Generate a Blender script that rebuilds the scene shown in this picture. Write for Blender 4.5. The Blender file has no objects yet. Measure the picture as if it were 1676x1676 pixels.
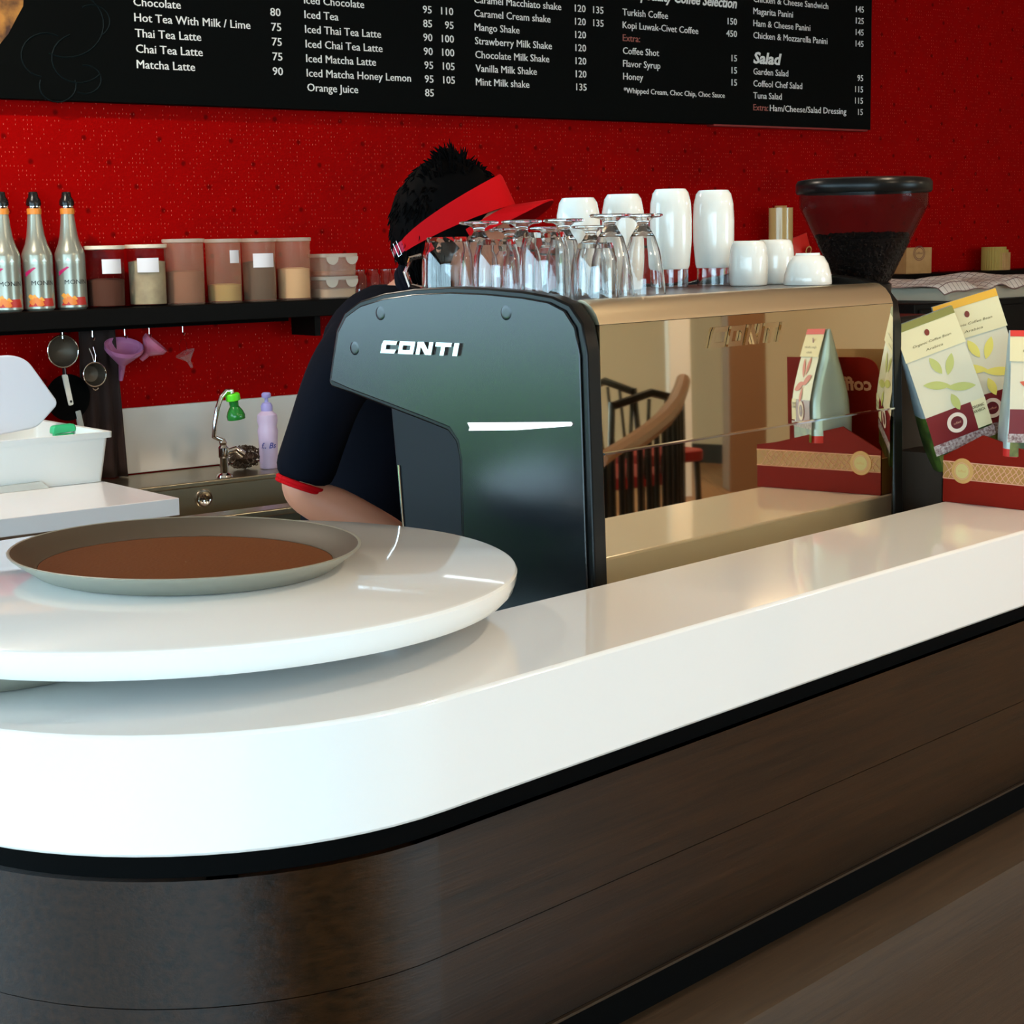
import bpy, math, random
from math import sin, cos, pi, radians as rad
from mathutils import Vector as V, Matrix, Euler
random.seed(7)
S = bpy.context.scene
COL = S.collection

# ------------------------------------------------------------ camera
FPX, CAMZ = 2800.0, 1.55
cam = bpy.data.objects.new('camera', bpy.data.cameras.new('camera'))
COL.objects.link(cam)
cam.data.sensor_width = 36.0
cam.data.lens = FPX / 1676 * 36.0
cam.data.clip_end = 200
CR = Matrix.Rotation(pi / 2 - rad(8.93), 3, 'X') @ Matrix.Rotation(rad(-1.2), 3, 'Z')
cam.matrix_world = Matrix.Translation((0, 0, CAMZ)) @ CR.to_4x4()
S.camera = cam

# ------------------------------------------------------------ world, exposure, big lights
S.view_settings.view_transform = 'Standard'
S.view_settings.look = 'None'
S.view_settings.gamma = 1.0
S.view_settings.exposure = 0.0
S.view_settings.use_curve_mapping = False
W = bpy.data.worlds.new('world'); S.world = W; W.use_nodes = True
wn = W.node_tree.nodes; wl = W.node_tree.links
bg = wn['Background']
geo = wn.new('ShaderNodeTexCoord'); sp = wn.new('ShaderNodeSeparateXYZ'); rp = wn.new('ShaderNodeValToRGB')
wl.new(geo.outputs['Generated'], sp.inputs[0]); wl.new(sp.outputs['Z'], rp.inputs[0]); wl.new(rp.outputs[0], bg.inputs[0])
rp.color_ramp.elements[0].position = 0.0; rp.color_ramp.elements[0].color = (.52, .79, .92, 1)
rp.color_ramp.elements[1].position = 0.6; rp.color_ramp.elements[1].color = (.55, .78, 1.0, 1)
bg.inputs[1].default_value = 10.0

def area(name, loc, target, size, power, color, sy=None):
    l = bpy.data.lights.new(name, 'AREA'); l.energy = power; l.color = color; l.size = size
    if sy: l.shape = 'RECTANGLE'; l.size_y = sy
    else: l.shape = 'DISK'
    o = bpy.data.objects.new(name, l); COL.objects.link(o); o.location = loc
    o.rotation_euler = (V(target) - V(loc)).to_track_quat('-Z', 'Y').to_euler()
    return o
WARM = (1.0, .80, .56)
sun = bpy.data.objects.new('sun', bpy.data.lights.new('sun', 'SUN')); COL.objects.link(sun)
sun.data.energy = 26; sun.data.angle = rad(1.0); sun.data.color = (1, .96, .88); sun.rotation_euler = V((-.45, -.22, -.88)).to_track_quat('-Z', 'Y').to_euler()
area('ceiling_lamp', (-1.55, 3.7, 2.85), (-1.1, 4.7, 0), .07, 30, (1, .86, .7))
area('ceiling_lamp', (.7, 4.7, 2.85), (.9, 5.1, 0), .16, 3, (1, .84, .66))
area('ceiling_lamp', (1.3, 2.3, 2.85), (1.3, 2.3, 0), .12, 20, WARM)
area('ceiling_lamp', (4.0, 2.2, 2.85), (4, 2.2, 0), .5, 26, WARM)
area('ceiling_lamp', (7.0, 4.2, 2.85), (7, 4.2, 0), .6, 60, WARM)
area('ceiling_lamp', (2.6, .6, 2.85), (2.2, .9, 0), .12, 26, WARM)

# ------------------------------------------------------------ frames
def Rz(deg): return Matrix.Rotation(rad(deg), 4, 'Z')
FW = Matrix.Identity(4)
FA = Matrix.Translation((.401, 2.528, 0)) @ Rz(46.6)     # bar: x along, y away from the customers
FB = Matrix.Translation((-.912, 5.171, 0)) @ Rz(38)      # back wall: x along, wall surface at y=0
def ray(px, py): return CR @ V(((px - 838) / FPX, -(py - 838) / FPX, -1))
def hit_z(F, px, py, z):
    r = ray(px, py); p = V((0, 0, CAMZ)) + r * ((z - CAMZ) / r.z)
    return F.inverted() @ p
def hit_y(F, px, py, y):
    C = F.inverted() @ V((0, 0, CAMZ)); r = F.inverted().to_3x3() @ ray(px, py)
    return C + r * ((y - C.y) / r.y)
def hit_x(F, px, py, x):
    C = F.inverted() @ V((0, 0, CAMZ)); r = F.inverted().to_3x3() @ ray(px, py)
    return C + r * ((x - C.x) / r.x)
def WY(px, py, Y): r = ray(px, py); return V((0, 0, CAMZ)) + r * (Y / r.y)

# ------------------------------------------------------------ materials
MATS = {}
def mat(name, col, rough=.5, metal=0., spec=.5, coat=0., emit=None, es=1., trans=0., ior=1.45, alpha=1., bump=None, var=None, sheen=0., sss=0.):
    if name in MATS: return MATS[name]
    m = bpy.data.materials.new(name); m.use_nodes = True; MATS[name] = m
    N = m.node_tree.nodes; L = m.node_tree.links; b = N['Principled BSDF']
    b.inputs['Base Color'].default_value = (*col, 1); b.inputs['Roughness'].default_value = rough
    b.inputs['Metallic'].default_value = metal; b.inputs['Specular IOR Level'].default_value = spec
    b.inputs['Coat Weight'].default_value = coat; b.inputs['Coat Roughness'].default_value = .04
    b.inputs['Transmission Weight'].default_value = trans; b.inputs['IOR'].default_value = ior
    b.inputs['Alpha'].default_value = alpha; b.inputs['Sheen Weight'].default_value = sheen
    if sss: b.inputs['Subsurface Weight'].default_value = sss; b.inputs['Subsurface Radius'].default_value = (.02, .008, .004); b.inputs['Subsurface Scale'].default_value = .5
    if emit: b.inputs['Emission Color'].default_value = (*emit, 1); b.inputs['Emission Strength'].default_value = es
    tc = N.new('ShaderNodeTexCoord')
    if var:   # (scale, colour2, stretch xyz)
        mp = N.new('ShaderNodeMapping'); mp.inputs['Scale'].default_value = var[2] if len(var) > 2 else (1, 1, 1)
        nz = N.new('ShaderNodeTexNoise'); nz.inputs['Scale'].default_value = var[0]; nz.inputs['Detail'].default_value = 5
        r = N.new('ShaderNodeValToRGB'); r.color_ramp.elements[0].color = (*col, 1); r.color_ramp.elements[1].color = (*var[1], 1)
        r.color_ramp.elements[0].position = .35; r.color_ramp.elements[1].position = .65
        L.new(tc.outputs['Object'], mp.inputs[0]); L.new(mp.outputs[0], nz.inputs['Vector']); L.new(nz.outputs['Fac'], r.inputs[0]); L.new(r.outputs[0], b.inputs['Base Color'])
    if bump:  # (scale, strength, stretch)
        mp = N.new('ShaderNodeMapping'); mp.inputs['Scale'].default_value = bump[2] if len(bump) > 2 else (1, 1, 1)
        nz = N.new('ShaderNodeTexNoise'); nz.inputs['Scale'].default_value = bump[0]; nz.inputs['Detail'].default_value = 4
        bp = N.new('ShaderNodeBump'); bp.inputs['Strength'].default_value = bump[1]; bp.inputs['Distance'].default_value = .002
        L.new(tc.outputs['Object'], mp.inputs[0]); L.new(mp.outputs[0], nz.inputs['Vector']); L.new(nz.outputs['Fac'], bp.inputs['Height']); L.new(bp.outputs[0], b.inputs['Normal'])
    return m
def thin(name, col, amount, rough=.05, milky=True):
    """clear plastic or thin glass: mostly see-through with a glossy skin"""
    if name in MATS: return MATS[name]
    m = bpy.data.materials.new(name); m.use_nodes = True; MATS[name] = m
    N = m.node_tree.nodes; L = m.node_tree.links; b = N['Principled BSDF']; out = N['Material Output']
    b.inputs['Base Color'].default_value = (*(col if milky else (.02, .02, .02)), 1); b.inputs['Roughness'].default_value = rough
    t = N.new('ShaderNodeBsdfTransparent'); mx = N.new('ShaderNodeMixShader'); lw = N.new('ShaderNodeLayerWeight'); lw.inputs[0].default_value = .25
    mr = N.new('ShaderNodeMapRange'); mr.inputs['To Min'].default_value = amount; mr.inputs['To Max'].default_value = min(1, amount + (.35 if milky else .22))
    t.inputs[0].default_value = (*[.5 + .5 * c for c in col], 1)
    L.new(lw.outputs['Facing'], mr.inputs[0]); L.new(mr.outputs[0], mx.inputs[0]); L.new(t.outputs[0], mx.inputs[1]); L.new(b.outputs[0], mx.inputs[2]); L.new(mx.outputs[0], out.inputs[0])
    return m

M_white = mat('gloss_white', (.86, .86, .84), .12, coat=.5)
M_slab = mat('solid_surface_white', (.88, .87, .85), .08, coat=.4)
M_black = mat('black', (.002, .002, .002), .7, spec=.04)
M_shelf = mat('dark_shelf', (.004, .003, .0024), .45, spec=.05, bump=(30, .2, (.05, 1, 1)))
M_panel = mat('satin_charcoal', (.005, .007, .009), .20, spec=.55)
M_rim = mat('panel_edge_black', (.004, .004, .004), .28, spec=.25)
M_steel = mat('mirror_steel', (.74, .64, .47), .02, 1.)
M_chrome = mat('chrome', (.85, .85, .85), .08, 1.)
M_inox = mat('brushed_steel', (.40, .35, .25), .28, 1., bump=(60, .1, (.1, 1, 1)))
M_china = mat('white_china', (.84, .84, .80), .12, coat=.4)
M_glass = mat('drinking_glass', (1, 1, 1), .0, trans=1., ior=1.45)
M_clear = thin('clear_plastic', (.96, .96, .95), .05, .08, False)
M_peach = thin('peach_plastic', (.85, .52, .36), .16, .25)
M_frost = thin('frosted_lid', (.8, .72, .6), .35, .25)
M_cream = mat('cream_plastic', (.80, .68, .52), .35)
M_binw = mat('white_plastic', (.78, .80, .78), .35)
M_lidw = mat('cloudy_plastic', (.62, .64, .72), .4)
M_tray = mat('tray_rim_grey', (.30, .28, .22), .4)
M_trayin = mat('tray_brown', (.15, .045, .011), .65, spec=.12, bump=(200, .3))
M_skin = mat('skin', (.55, .22, .13), .5, sss=.1)
M_hair = mat('black_hair', (.0022, .0018, .0018), .7, spec=.03)
M_navy = mat('navy_cloth', (.004, .0045, .008), .95, spec=.08, bump=(90, .3))
M_red = mat('red_cloth', (.52, .003, .006), .8, spec=.1, bump=(120, .2))
M_stick = mat('paper_label', (.78, .74, .76), .6)
M_ink = mat('print_black', (.01, .01, .01), .5)
M_lamp = mat('lit_strip', (.9, .9, .9), .3, emit=(1, 1, 1), es=1.1)
M_kraft = mat('kraft_card', (.50, .26, .09), .7, var=(25, (.44, .22, .07)))
M_box = mat('maroon_card', (.20, .008, .003), .5, spec=.12)
M_gold = mat('gold_print', (.60, .32, .10), .4)
M_pink = mat('print_pink', (.72, .36, .24), .5)
M_txt = mat('menu_text_white', (.80, .80, .78), .5)
M_txtr = mat('menu_text_red', (.35, .10, .08), .5)

def wallpaper():
    m = bpy.data.materials.new('red_wallpaper'); m.use_nodes = True
    N = m.node_tree.nodes; L = m.node_tree.links; b = N['Principled BSDF']
    tc = N.new('ShaderNodeTexCoord'); s = N.new('ShaderNodeSeparateXYZ'); L.new(tc.outputs['Object'], s.inputs[0])
    def mth(op, a, bb=None):
        n = N.new('ShaderNodeMath'); n.operation = op
        for i, q in enumerate((a, bb)):
            if q is None: continue
            if isinstance(q, (int, float)): n.inputs[i].default_value = q
            else: L.new(q, n.inputs[i])
        return n.outputs[0]
    # dark soft dots on a staggered grid
    row = mth('FLOOR', mth('DIVIDE', s.outputs[2], .068))
    sh = mth('MULTIPLY', mth('MODULO', row, 3), .081)
    fx = mth('SUBTRACT', mth('FRACT', mth('DIVIDE', mth('ADD', s.outputs[0], sh), .235)), .5)
    fz = mth('SUBTRACT', mth('FRACT', mth('DIVIDE', s.outputs[2], .068)), .5)
    d2 = mth('ADD', mth('POWER', mth('MULTIPLY', fx, .235), 2), mth('POWER', mth('MULTIPLY', fz, .068), 2))
    dn = N.new('ShaderNodeMapRange'); L.new(d2, dn.inputs[0]); dn.inputs[1].default_value = .003 ** 2; dn.inputs[2].default_value = .010 ** 2; dn.inputs[3].default_value = .8; dn.inputs[4].default_value = 0.; dot = dn.outputs[0]
    # fine light dashes
    cx = mth('FRACT', mth('DIVIDE', s.outputs[0], .0115)); cz = mth('FRACT', mth('DIVIDE', s.outputs[2], .0125))
    dash = mth('MULTIPLY', mth('LESS_THAN', cx, .09), mth('LESS_THAN', cz, .34))
    cell = N.new('ShaderNodeCombineXYZ'); L.new(mth('FLOOR', mth('DIVIDE', s.outputs[0], .0115)), cell.inputs[0]); L.new(mth('FLOOR', mth('DIVIDE', s.outputs[2], .0125)), cell.inputs[2])
    wn_ = N.new('ShaderNodeTexWhiteNoise'); L.new(cell.outputs[0], wn_.inputs[0])
    dash = mth('MULTIPLY', dash, mth('MULTIPLY', mth('GREATER_THAN', wn_.outputs[0], .66), wn_.outputs[0]))
    nz = N.new('ShaderNodeTexNoise'); nz.inputs['Scale'].default_value = 9; L.new(tc.outputs['Object'], nz.inputs[0])
    def mix(f, a, c):
        n = N.new('ShaderNodeMix'); n.data_type = 'RGBA'
        for i, q in ((0, f), (6, a), (7, c)):
            if hasattr(q, 'links'): L.new(q, n.inputs[i])
            else: n.inputs[i].default_value = q
        return n.outputs[2]
    c = mix(nz.outputs['Fac'], (.27, .0002, .0002, 1), (.34, .0003, .0003, 1))
    c = mix(dot, c, (.10, .0003, .0003, 1)); c = mix(dash, c, (.75, .13, .09, 1))
    L.new(c, b.inputs['Base Color']); b.inputs['Roughness'].default_value = .6; b.inputs['Specular IOR Level'].default_value = .03
    return m
M_wall = wallpaper()

def wood(name, c1, c2, rough=.4, sx=1.2, sz=60., axis=0, spec=.5, aniso=0., arot=0.):
    m = bpy.data.materials.new(name); m.use_nodes = True
    N = m.node_tree.nodes; L = m.node_tree.links; b = N['Principled BSDF']
    tc = N.new('ShaderNodeTexCoord'); mp = N.new('ShaderNodeMapping')
    sc = [sz, sz, sz]; sc[axis] = sx; mp.inputs['Scale'].default_value = sc
    nz = N.new('ShaderNodeTexNoise'); nz.inputs['Scale'].default_value = 2.2; nz.inputs['Detail'].default_value = 7; nz.inputs['Roughness'].default_value = .65
    r = N.new('ShaderNodeValToRGB'); r.color_ramp.elements[0].position = .3; r.color_ramp.elements[1].position = .72
    r.color_ramp.elements[0].color = (*c1, 1); r.color_ramp.elements[1].color = (*c2, 1)
    L.new(tc.outputs['UV' if axis == 'u' else 'Object'], mp.inputs[0]); L.new(mp.outputs[0], nz.inputs['Vector']); L.new(nz.outputs['Fac'], r.inputs[0]); L.new(r.outputs[0], b.inputs['Base Color'])
    bp = N.new('ShaderNodeBump'); bp.inputs['Strength'].default_value = .35; bp.inputs['Distance'].default_value = .002
    L.new(nz.outputs['Fac'], bp.inputs['Height']); L.new(bp.outputs[0], b.inputs['Normal'])
    b.inputs['Roughness'].default_value = rough; b.inputs['Specular IOR Level'].default_value = spec
    if aniso:
        ge = N.new('ShaderNodeNewGeometry'); tg = N.new('ShaderNodeVectorMath'); tg.operation = 'CROSS_PRODUCT'; tg.inputs[1].default_value = (0, 0, 1)
        L.new(ge.outputs['Normal'], tg.inputs[0]); L.new(tg.outputs[0], b.inputs['Tangent'])
        b.inputs['Anisotropic'].default_value = aniso; b.inputs['Anisotropic Rotation'].default_value = arot
    return m

# ------------------------------------------------------------ mesh builder
class MB:
    def __init__(s): s.v = []; s.f = []; s.mi = []; s.uv = None
    def add(s, vs, fs, T=None, mi=0):
        o = len(s.v)
        s.v += [tuple(T @ V(p)) if T is not None else tuple(p) for p in vs]
        s.f += [tuple(i + o for i in f) for f in fs]
        s.mi += [mi] * len(fs) if isinstance(mi, int) else mi
        return s
    def box(s, a, b, T=None, mi=0):
        x0, y0, z0 = [min(i, j) for i, j in zip(a, b)]; x1, y1, z1 = [max(i, j) for i, j in zip(a, b)]
        vs = [(x0, y0, z0), (x1, y0, z0), (x1, y1, z0), (x0, y1, z0), (x0, y0, z1), (x1, y0, z1), (x1, y1, z1), (x0, y1, z1)]
        return s.add(vs, [(0, 3, 2, 1), (4, 5, 6, 7), (0, 1, 5, 4), (1, 2, 6, 5), (2, 3, 7, 6), (3, 0, 4, 7)], T, mi)
    def lathe(s, prof, n=32, T=None, mi=0, cap=True, arc=None):
        a0, a1 = arc or (0, 2 * pi); full = arc is None; k = n if full else n + 1
        vs = [(r * cos(a0 + (a1 - a0) * j / n), r * sin(a0 + (a1 - a0) * j / n), z) for r, z in prof for j in range(k)]
        fs = []
        for i in range(len(prof) - 1):
            for j in range(n):
                j2 = (j + 1) % k
                fs.append((i * k + j, i * k + j2, (i + 1) * k + j2, (i + 1) * k + j))
        if cap and full:
            if prof[0][0] > 1e-6: fs.append(tuple(reversed(range(k))))
            if prof[-1][0] > 1e-6: fs.append(tuple((len(prof) - 1) * k + j for j in range(k)))
        return s.add(vs, fs, T, mi)
    def prism(s, poly, h0, h1, plane='xy', T=None, mi=0):
        """poly: 2D points; extruded between h0 and h1 along the third axis"""
        A = sum(poly[i][0] * poly[(i + 1) % len(poly)][1] - poly[(i + 1) % len(poly)][0] * poly[i][1] for i in range(len(poly)))
        if A < 0: poly = poly[::-1]
        def P(a, b, h): return {'xy': (a, b, h), 'yz': (h, a, b), 'xz': (a, h, b)}[plane]
        n = len(poly); vs = [P(a, b, h0) for a, b in poly] + [P(a, b, h1) for a, b in poly]
        fs = [tuple(reversed(range(n))), tuple(range(n, 2 * n))] + [(i, (i + 1) % n, (i + 1) % n + n, i + n) for i in range(n)]
        if plane == 'xz': fs = [tuple(reversed(f)) for f in fs]
        if h1 < h0: fs = [tuple(reversed(f)) for f in fs]
        return s.add(vs, fs, T, mi)
    def tube(s, pts, r, n=10, T=None, mi=0, cap=True):
        pts = [V(p) for p in pts]; rs = r if isinstance(r, (list, tuple)) else [r] * len(pts)
        vs = []; up = None
        for i, p in enumerate(pts):
            d = (pts[min(i + 1, len(pts) - 1)] - pts[max(i - 1, 0)]).normalized()
            if up is None: up = V((0, 0, 1)) if abs(d.z) < .9 else V((1, 0, 0))
            x = d.cross(up).normalized(); up = x.cross(d).normalized()
            for j in range(n):
                a = 2 * pi * j / n; vs.append(p + (x * cos(a) + up * sin(a)) * rs[i])
        fs = [(i * n + j, i * n + (j + 1) % n, (i + 1) * n + (j + 1) % n, (i + 1) * n + j) for i in range(len(pts) - 1) for j in range(n)]
        if cap: fs += [tuple(reversed(range(n))), tuple((len(pts) - 1) * n + j for j in range(n))]
        return s.add(vs, fs, T, mi)
    def loft(s, rings, T=None, mi=0, cap=True):
        n = len(rings[0]); vs = [p for r in rings for p in r]
        fs = [(i * n + j, i * n + (j + 1) % n, (i + 1) * n + (j + 1) % n, (i + 1) * n + j) for i in range(len(rings) - 1) for j in range(n)]
        m = ([mi] * len(fs) if isinstance(mi, int) else [mi[i] for i in range(len(rings) - 1) for j in range(n)]) if not callable(mi) else [mi(i, j) for i in range(len(rings) - 1) for j in range(n)]
        if cap: fs += [tuple(reversed(range(n))), tuple((len(rings) - 1) * n + j for j in range(n))]; m += [m[0], m[-1]]
        return s.add(vs, fs, T, m)
    def build(s, name, mats, parent=None, bevel=0., smooth=35, M=None, sub=0):
        me = bpy.data.meshes.new(name); me.from_pydata(s.v, [], s.f)
        for m in (mats if isinstance(mats, (list, tuple)) else [mats]): me.materials.append(m)
        me.polygons.foreach_set('material_index', s.mi); me.update()
        if smooth:
            me.polygons.foreach_set('use_smooth', [True] * len(me.polygons)); me.set_sharp_from_angle(angle=rad(smooth))
        o = bpy.data.objects.new(name, me); COL.objects.link(o)
        if parent is not None: o.parent = parent
        if M is not None: o.matrix_world = M
        if bevel:
            b = o.modifiers.new('bevel', 'BEVEL'); b.width = bevel; b.segments = 2; b.limit_method = 'ANGLE'; b.angle_limit = rad(40); b.harden_normals = False
        if sub:
            b = o.modifiers.new('sub', 'SUBSURF'); b.levels = sub; b.render_levels = sub
        return o
def tag(o, label=None, cat=None, group=None, kind=None):
    if label: o['label'] = label
    if cat: o['category'] = cat
    if group: o['group'] = group
    if kind: o['kind'] = kind
    return o
def thing(name, label, cat, F=FW, loc=(0, 0, 0), rot=(0, 0, 0), group=None, T=None):
    o = bpy.data.objects.new(name, None); COL.objects.link(o); o.empty_display_size = .05
    o.matrix_world = F @ Matrix.Translation(loc) @ (T if T is not None else Euler(rot).to_matrix().to_4x4())
    return tag(o, label, cat, group)
def copy_tree(o, M=None, label=None, parent=None):
    c = o.copy(); COL.objects.link(c)
    if parent is not None: c.parent = parent
    for ch in list(o.children): copy_tree(ch, parent=c)
    if M is not None: c.matrix_world = M
    if label: c['label'] = label
    return c
def arc(cx, cy, r, a0, a1, n): return [(cx + r * cos(rad(a0 + (a1 - a0) * i / n)), cy + r * sin(rad(a0 + (a1 - a0) * i / n))) for i in range(n + 1)]
def rrect(w, d, r, n=5, cx=0, cy=0):
    out = []
    for sx, sy, a in ((1, 1, 0), (-1, 1, 90), (-1, -1, 180), (1, -1, 270)):
        out += arc(cx + sx * (w / 2 - r), cy + sy * (d / 2 - r), r, a, a + 90, n)
    return out
def rounded(poly, r, n=5):
    """round the corners of a polygon; r one radius or one per corner"""
    out = []; k = len(poly)
    for i in range(k):
        p = V(poly[i]); a = V(poly[i - 1]); b = V(poly[(i + 1) % k]); rr = r[i] if isinstance(r, (list, tuple)) else r
        if rr <= 0: out.append(tuple(p)); continue
        da = (a - p); db = (b - p); ra = min(rr, da.length * .49, db.length * .49)
        A = p + da.normalized() * ra; B = p + db.normalized() * ra
        for j in range(n + 1):
            t = j / n; out.append(tuple(A * (1 - t) ** 2 + p * 2 * t * (1 - t) + B * t * t))
    return out
_txt = {}
def text_geo(s, bold=0., shear=0.):
    key = (s, bold, shear)
    if key in _txt: return _txt[key]
    c = bpy.data.curves.new('t', 'FONT'); c.body = s; c.size = 1.0; c.offset = bold; c.shear = shear; c.resolution_u = 2
    o = bpy.data.objects.new('t', c); COL.objects.link(o)
    dg = bpy.context.evaluated_depsgraph_get(); me = o.evaluated_get(dg).to_mesh()
    vs = [tuple(v.co) for v in me.vertices]; fs = [tuple(p.vertices) for p in me.polygons]
    o.evaluated_get(dg).to_mesh_clear(); bpy.data.objects.remove(o); bpy.data.curves.remove(c)
    _txt[key] = (vs, fs); return _txt[key]
CAP = .70
def text(mb, s, x, z, cap, width=None, align='L', bold=0., shear=0., T=None, mi=0, depth=0., y=0., squeeze=.86):
    """flat lettering in the xz plane facing -y; width squeezes it to fit"""
    vs, fs = text_geo(s, bold, shear)
    if not vs: return
    x0 = min(v[0] for v in vs); x1 = max(v[0] for v in vs)
    k = cap / CAP; kx = (width / (x1 - x0)) if width else k * squeeze; w = (x1 - x0) * kx
    ox = x if align == 'L' else (x - w if align == 'R' else x - w / 2)
    P = [(ox + (v[0] - x0) * kx, y, z + v[1] * k) for v in vs]
    if depth:
        n = len(P); P2 = [(a, b - depth, c) for a, b, c in P]; F2 = [tuple(i + n for i in f) for f in fs]
        cnt = {}
        for f in fs:
            for i in range(len(f)):
                e = (f[i], f[(i + 1) % len(f)]); cnt[e] = 1
        side = [(a, b, b + n, a + n) for (a, b) in cnt if (b, a) not in cnt]
        mb.add(P + P2, F2 + [tuple(reversed(q)) for q in side] , T, mi)
    else: mb.add(P, fs, T, mi)

# ============================================================ SETTING
M_floor = wood('floor_oak', (.26, .12, .045), (.42, .21, .09), .35, 1.0, 14., 0)
M_plaster = mat('cream_plaster', (.66, .56, .40), .8)
M_ceil = mat('ceiling_white', (.85, .80, .70), .9)
def struct(mb, name, m, parent=None, F=FW, **k):
    o = mb.build(name, m, parent, M=F if parent is None else None, **k)
    if parent is None: o['kind'] = 'structure'
    return o
wall = struct(MB().box((-3.16, 0, 0), (9, .12, 2.9)), 'wall_back', M_wall, F=FB, smooth=0)
struct(MB().box((-4.5, -6, -.1), (13, 12.5, -.0)), 'floor', mat('subfloor', (.05, .03, .02), .8), smooth=0)
struct(MB().box((-3.55, -3.55, 2.9), (13, 13, 3.0)), 'ceiling', M_ceil, smooth=0)
# right wall (seen only in the machine's mirror)
struct(MB().box((8.0, -11.5, 0), (8.12, 0, 2.9)), 'wall_right', M_plaster, F=FB, smooth=0)
struct(MB().box((7.97, -11.4, 0), (8.0, -.1, .14)), 'baseboard_right', mat('dark_base', (.02, .018, .015), .5), F=FB, smooth=0)
# window wall on the left and the one behind the camera
def glazed(name, F, L, n, sill, head, H=2.9):
    w = MB(); w.box((0, 0, 0), (L, .12, sill)); w.box((0, 0, head), (L, .12, H))
    o = struct(w, name, mat('dark_joinery', (.012, .011, .010), .7, spec=.2), F=F, smooth=0); return o
M_frame = mat('window_frame_dark', (.05, .05, .05), .5)
M_pane = thin('window_pane', (.95, .98, 1), .03, .02, False)
FL = Matrix.Translation((-3.4, -3.4, 0)) @ Rz(90)      # x runs along +Y, y toward -X
FR = Matrix.Translation((13.0, -3.4, 0)) @ Rz(180)     # behind the camera
glazed('wall_left', FL, 6.6, 4, .62, 2.6)
wf = MB(); wf.box((0, 0, 0), (16.4, .12, .12)); wf.box((0, 0, 2.7), (16.4, .12, 2.9)); wf.box((0, 0, .12), (11.5, .12, 2.7))
struct(wf, 'wall_front', M_plaster, F=FR, smooth=0)
def window(name, F, x0, x1, z0, z1, n):
    w = bpy.data.objects.new(name, None); COL.objects.link(w); w.matrix_world = F @ Matrix.Translation((x0, 0, z0)); w['kind'] = 'structure'
    f = MB(); W_ = x1 - x0; H_ = z1 - z0; t = .05
    f.box((0, .02, 0), (W_, .1, t)); f.box((0, .02, H_ - t), (W_, .1, H_))
    for i in range(n + 1):
        x = i * (W_ - t) / n; f.box((x, .02, t), (x + t, .1, H_ - t))
    f.build('window_frame', M_frame, w, smooth=0)
    for i in range(n):
        x = i * (W_ - t) / n + t; MB().box((x, .055, t), (x + (W_ - t) / n - t, .062, H_ - t)).build('pane', M_pane, w, smooth=0)
window('window_1', FL, 0, 6.6, .62, 2.6, 4)
window('window_2', FR, 11.5, 16.4, .12, 2.7, 4)
# outside: pavement and a clipped hedge beyond the left glazing
o = MB().box((-30, -25, -.2), (-3.6, 25, -.12)).build('pavement', mat('paving', (.06, .064, .066), .8), smooth=0); tag(o, kind='structure')
def hedge(loc, L, label):
    t = thing('hedge', label, 'hedge', FW, loc)
    m = MB(); rr = random.Random(3)
    for i in range(900):
        x = rr.uniform(-.45, .45); y = rr.uniform(0, L); z = rr.uniform(.0, 1.02)
        s_ = rr.uniform(.05, .09); T = Matrix.Translation((x, y, z)) @ Euler((rr.uniform(0, 6), rr.uniform(0, 6), 0)).to_matrix().to_4x4()
        m.add([(-s_, 0, 0), (0, -s_ * .5, s_ * .2), (s_, 0, 0), (0, s_ * .5, s_ * .2)], [(0, 1, 2, 3)], T)
    f = m.build('foliage', mat('hedge_leaf', (.15, .55, .04), .6), t, smooth=0); f['kind'] = 'stuff'
    MB().box((-.38, 0, -.12), (.38, L, .90)).build('hedge_core', mat('hedge_dark', (.10, .36, .03), .9), t, smooth=0)
    return t
hedge((-5.15, 1.5, 0), 1.15, 'clipped green hedge outside the left glazing')

# floor boards the mirror shows, laid as one joined surface of planks
fb = MB()
for i in range(70):
    y0 = -3.2 + i * .18
    off = (i * .73) % 1.9
    x = -3.2 - off
    while x < 12.6:
        a = max(x, -3.2); b_ = min(x + 1.9, 12.6)
        if b_ - a > .02: fb.box((a + .001, y0 + .001, 0), (b_ - .001, y0 + .179, .006 + .0006 * ((i * 7) % 3)))
        x += 1.9
pl_ = fb.build('floorboards', M_floor, smooth=0, M=FW); tag(pl_, kind='stuff'); pl_.parent = bpy.data.objects['floor']

# ============================================================ BAR COUNTER
ZT = 1.10
def outline(off, u1=2.2):
    """front line of the bar pushed outwards by off: list of (x, y)"""
    R = .37; cx, cy = -.95, -.245 + R
    pts = [(u1, -.245 - off)]
    pts += [(x, -.245 - off) for x in (1.6, 1.1, .6, .1, -.4, -.8)]
    pts += [(cx + (R + off) * cos(rad(a)), cy + (R + off) * sin(rad(a))) for a in [270 - i * 5 for i in range(0, 19)]]
    pts += [(cx - R - off, cy + .3)]
    return pts
bar = thing('bar_counter', 'white slab bar ledge with curved end over dark brown wood front', 'counter', FA, (0, 0, 0))
MW = wood('dark_brown_veneer', (.002, .0008, .0003), (.026, .0092, .0022), .38, 2.2, 60., 0, .34, 1., .25)
def slab(parts):
    fr = outline(0)
    # straight ledge piece and the rounded end piece, butted at the seam
    MB().prism(rounded([(2.2, -.245)] + [p for p in fr if p[0] < -.5] + [(-.7005, .425), (-.7005, 0), (2.2, 0)], 0), ZT - .12, ZT).build('ledge_slab', M_slab, bar, bevel=.004)
slab(0)
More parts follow.
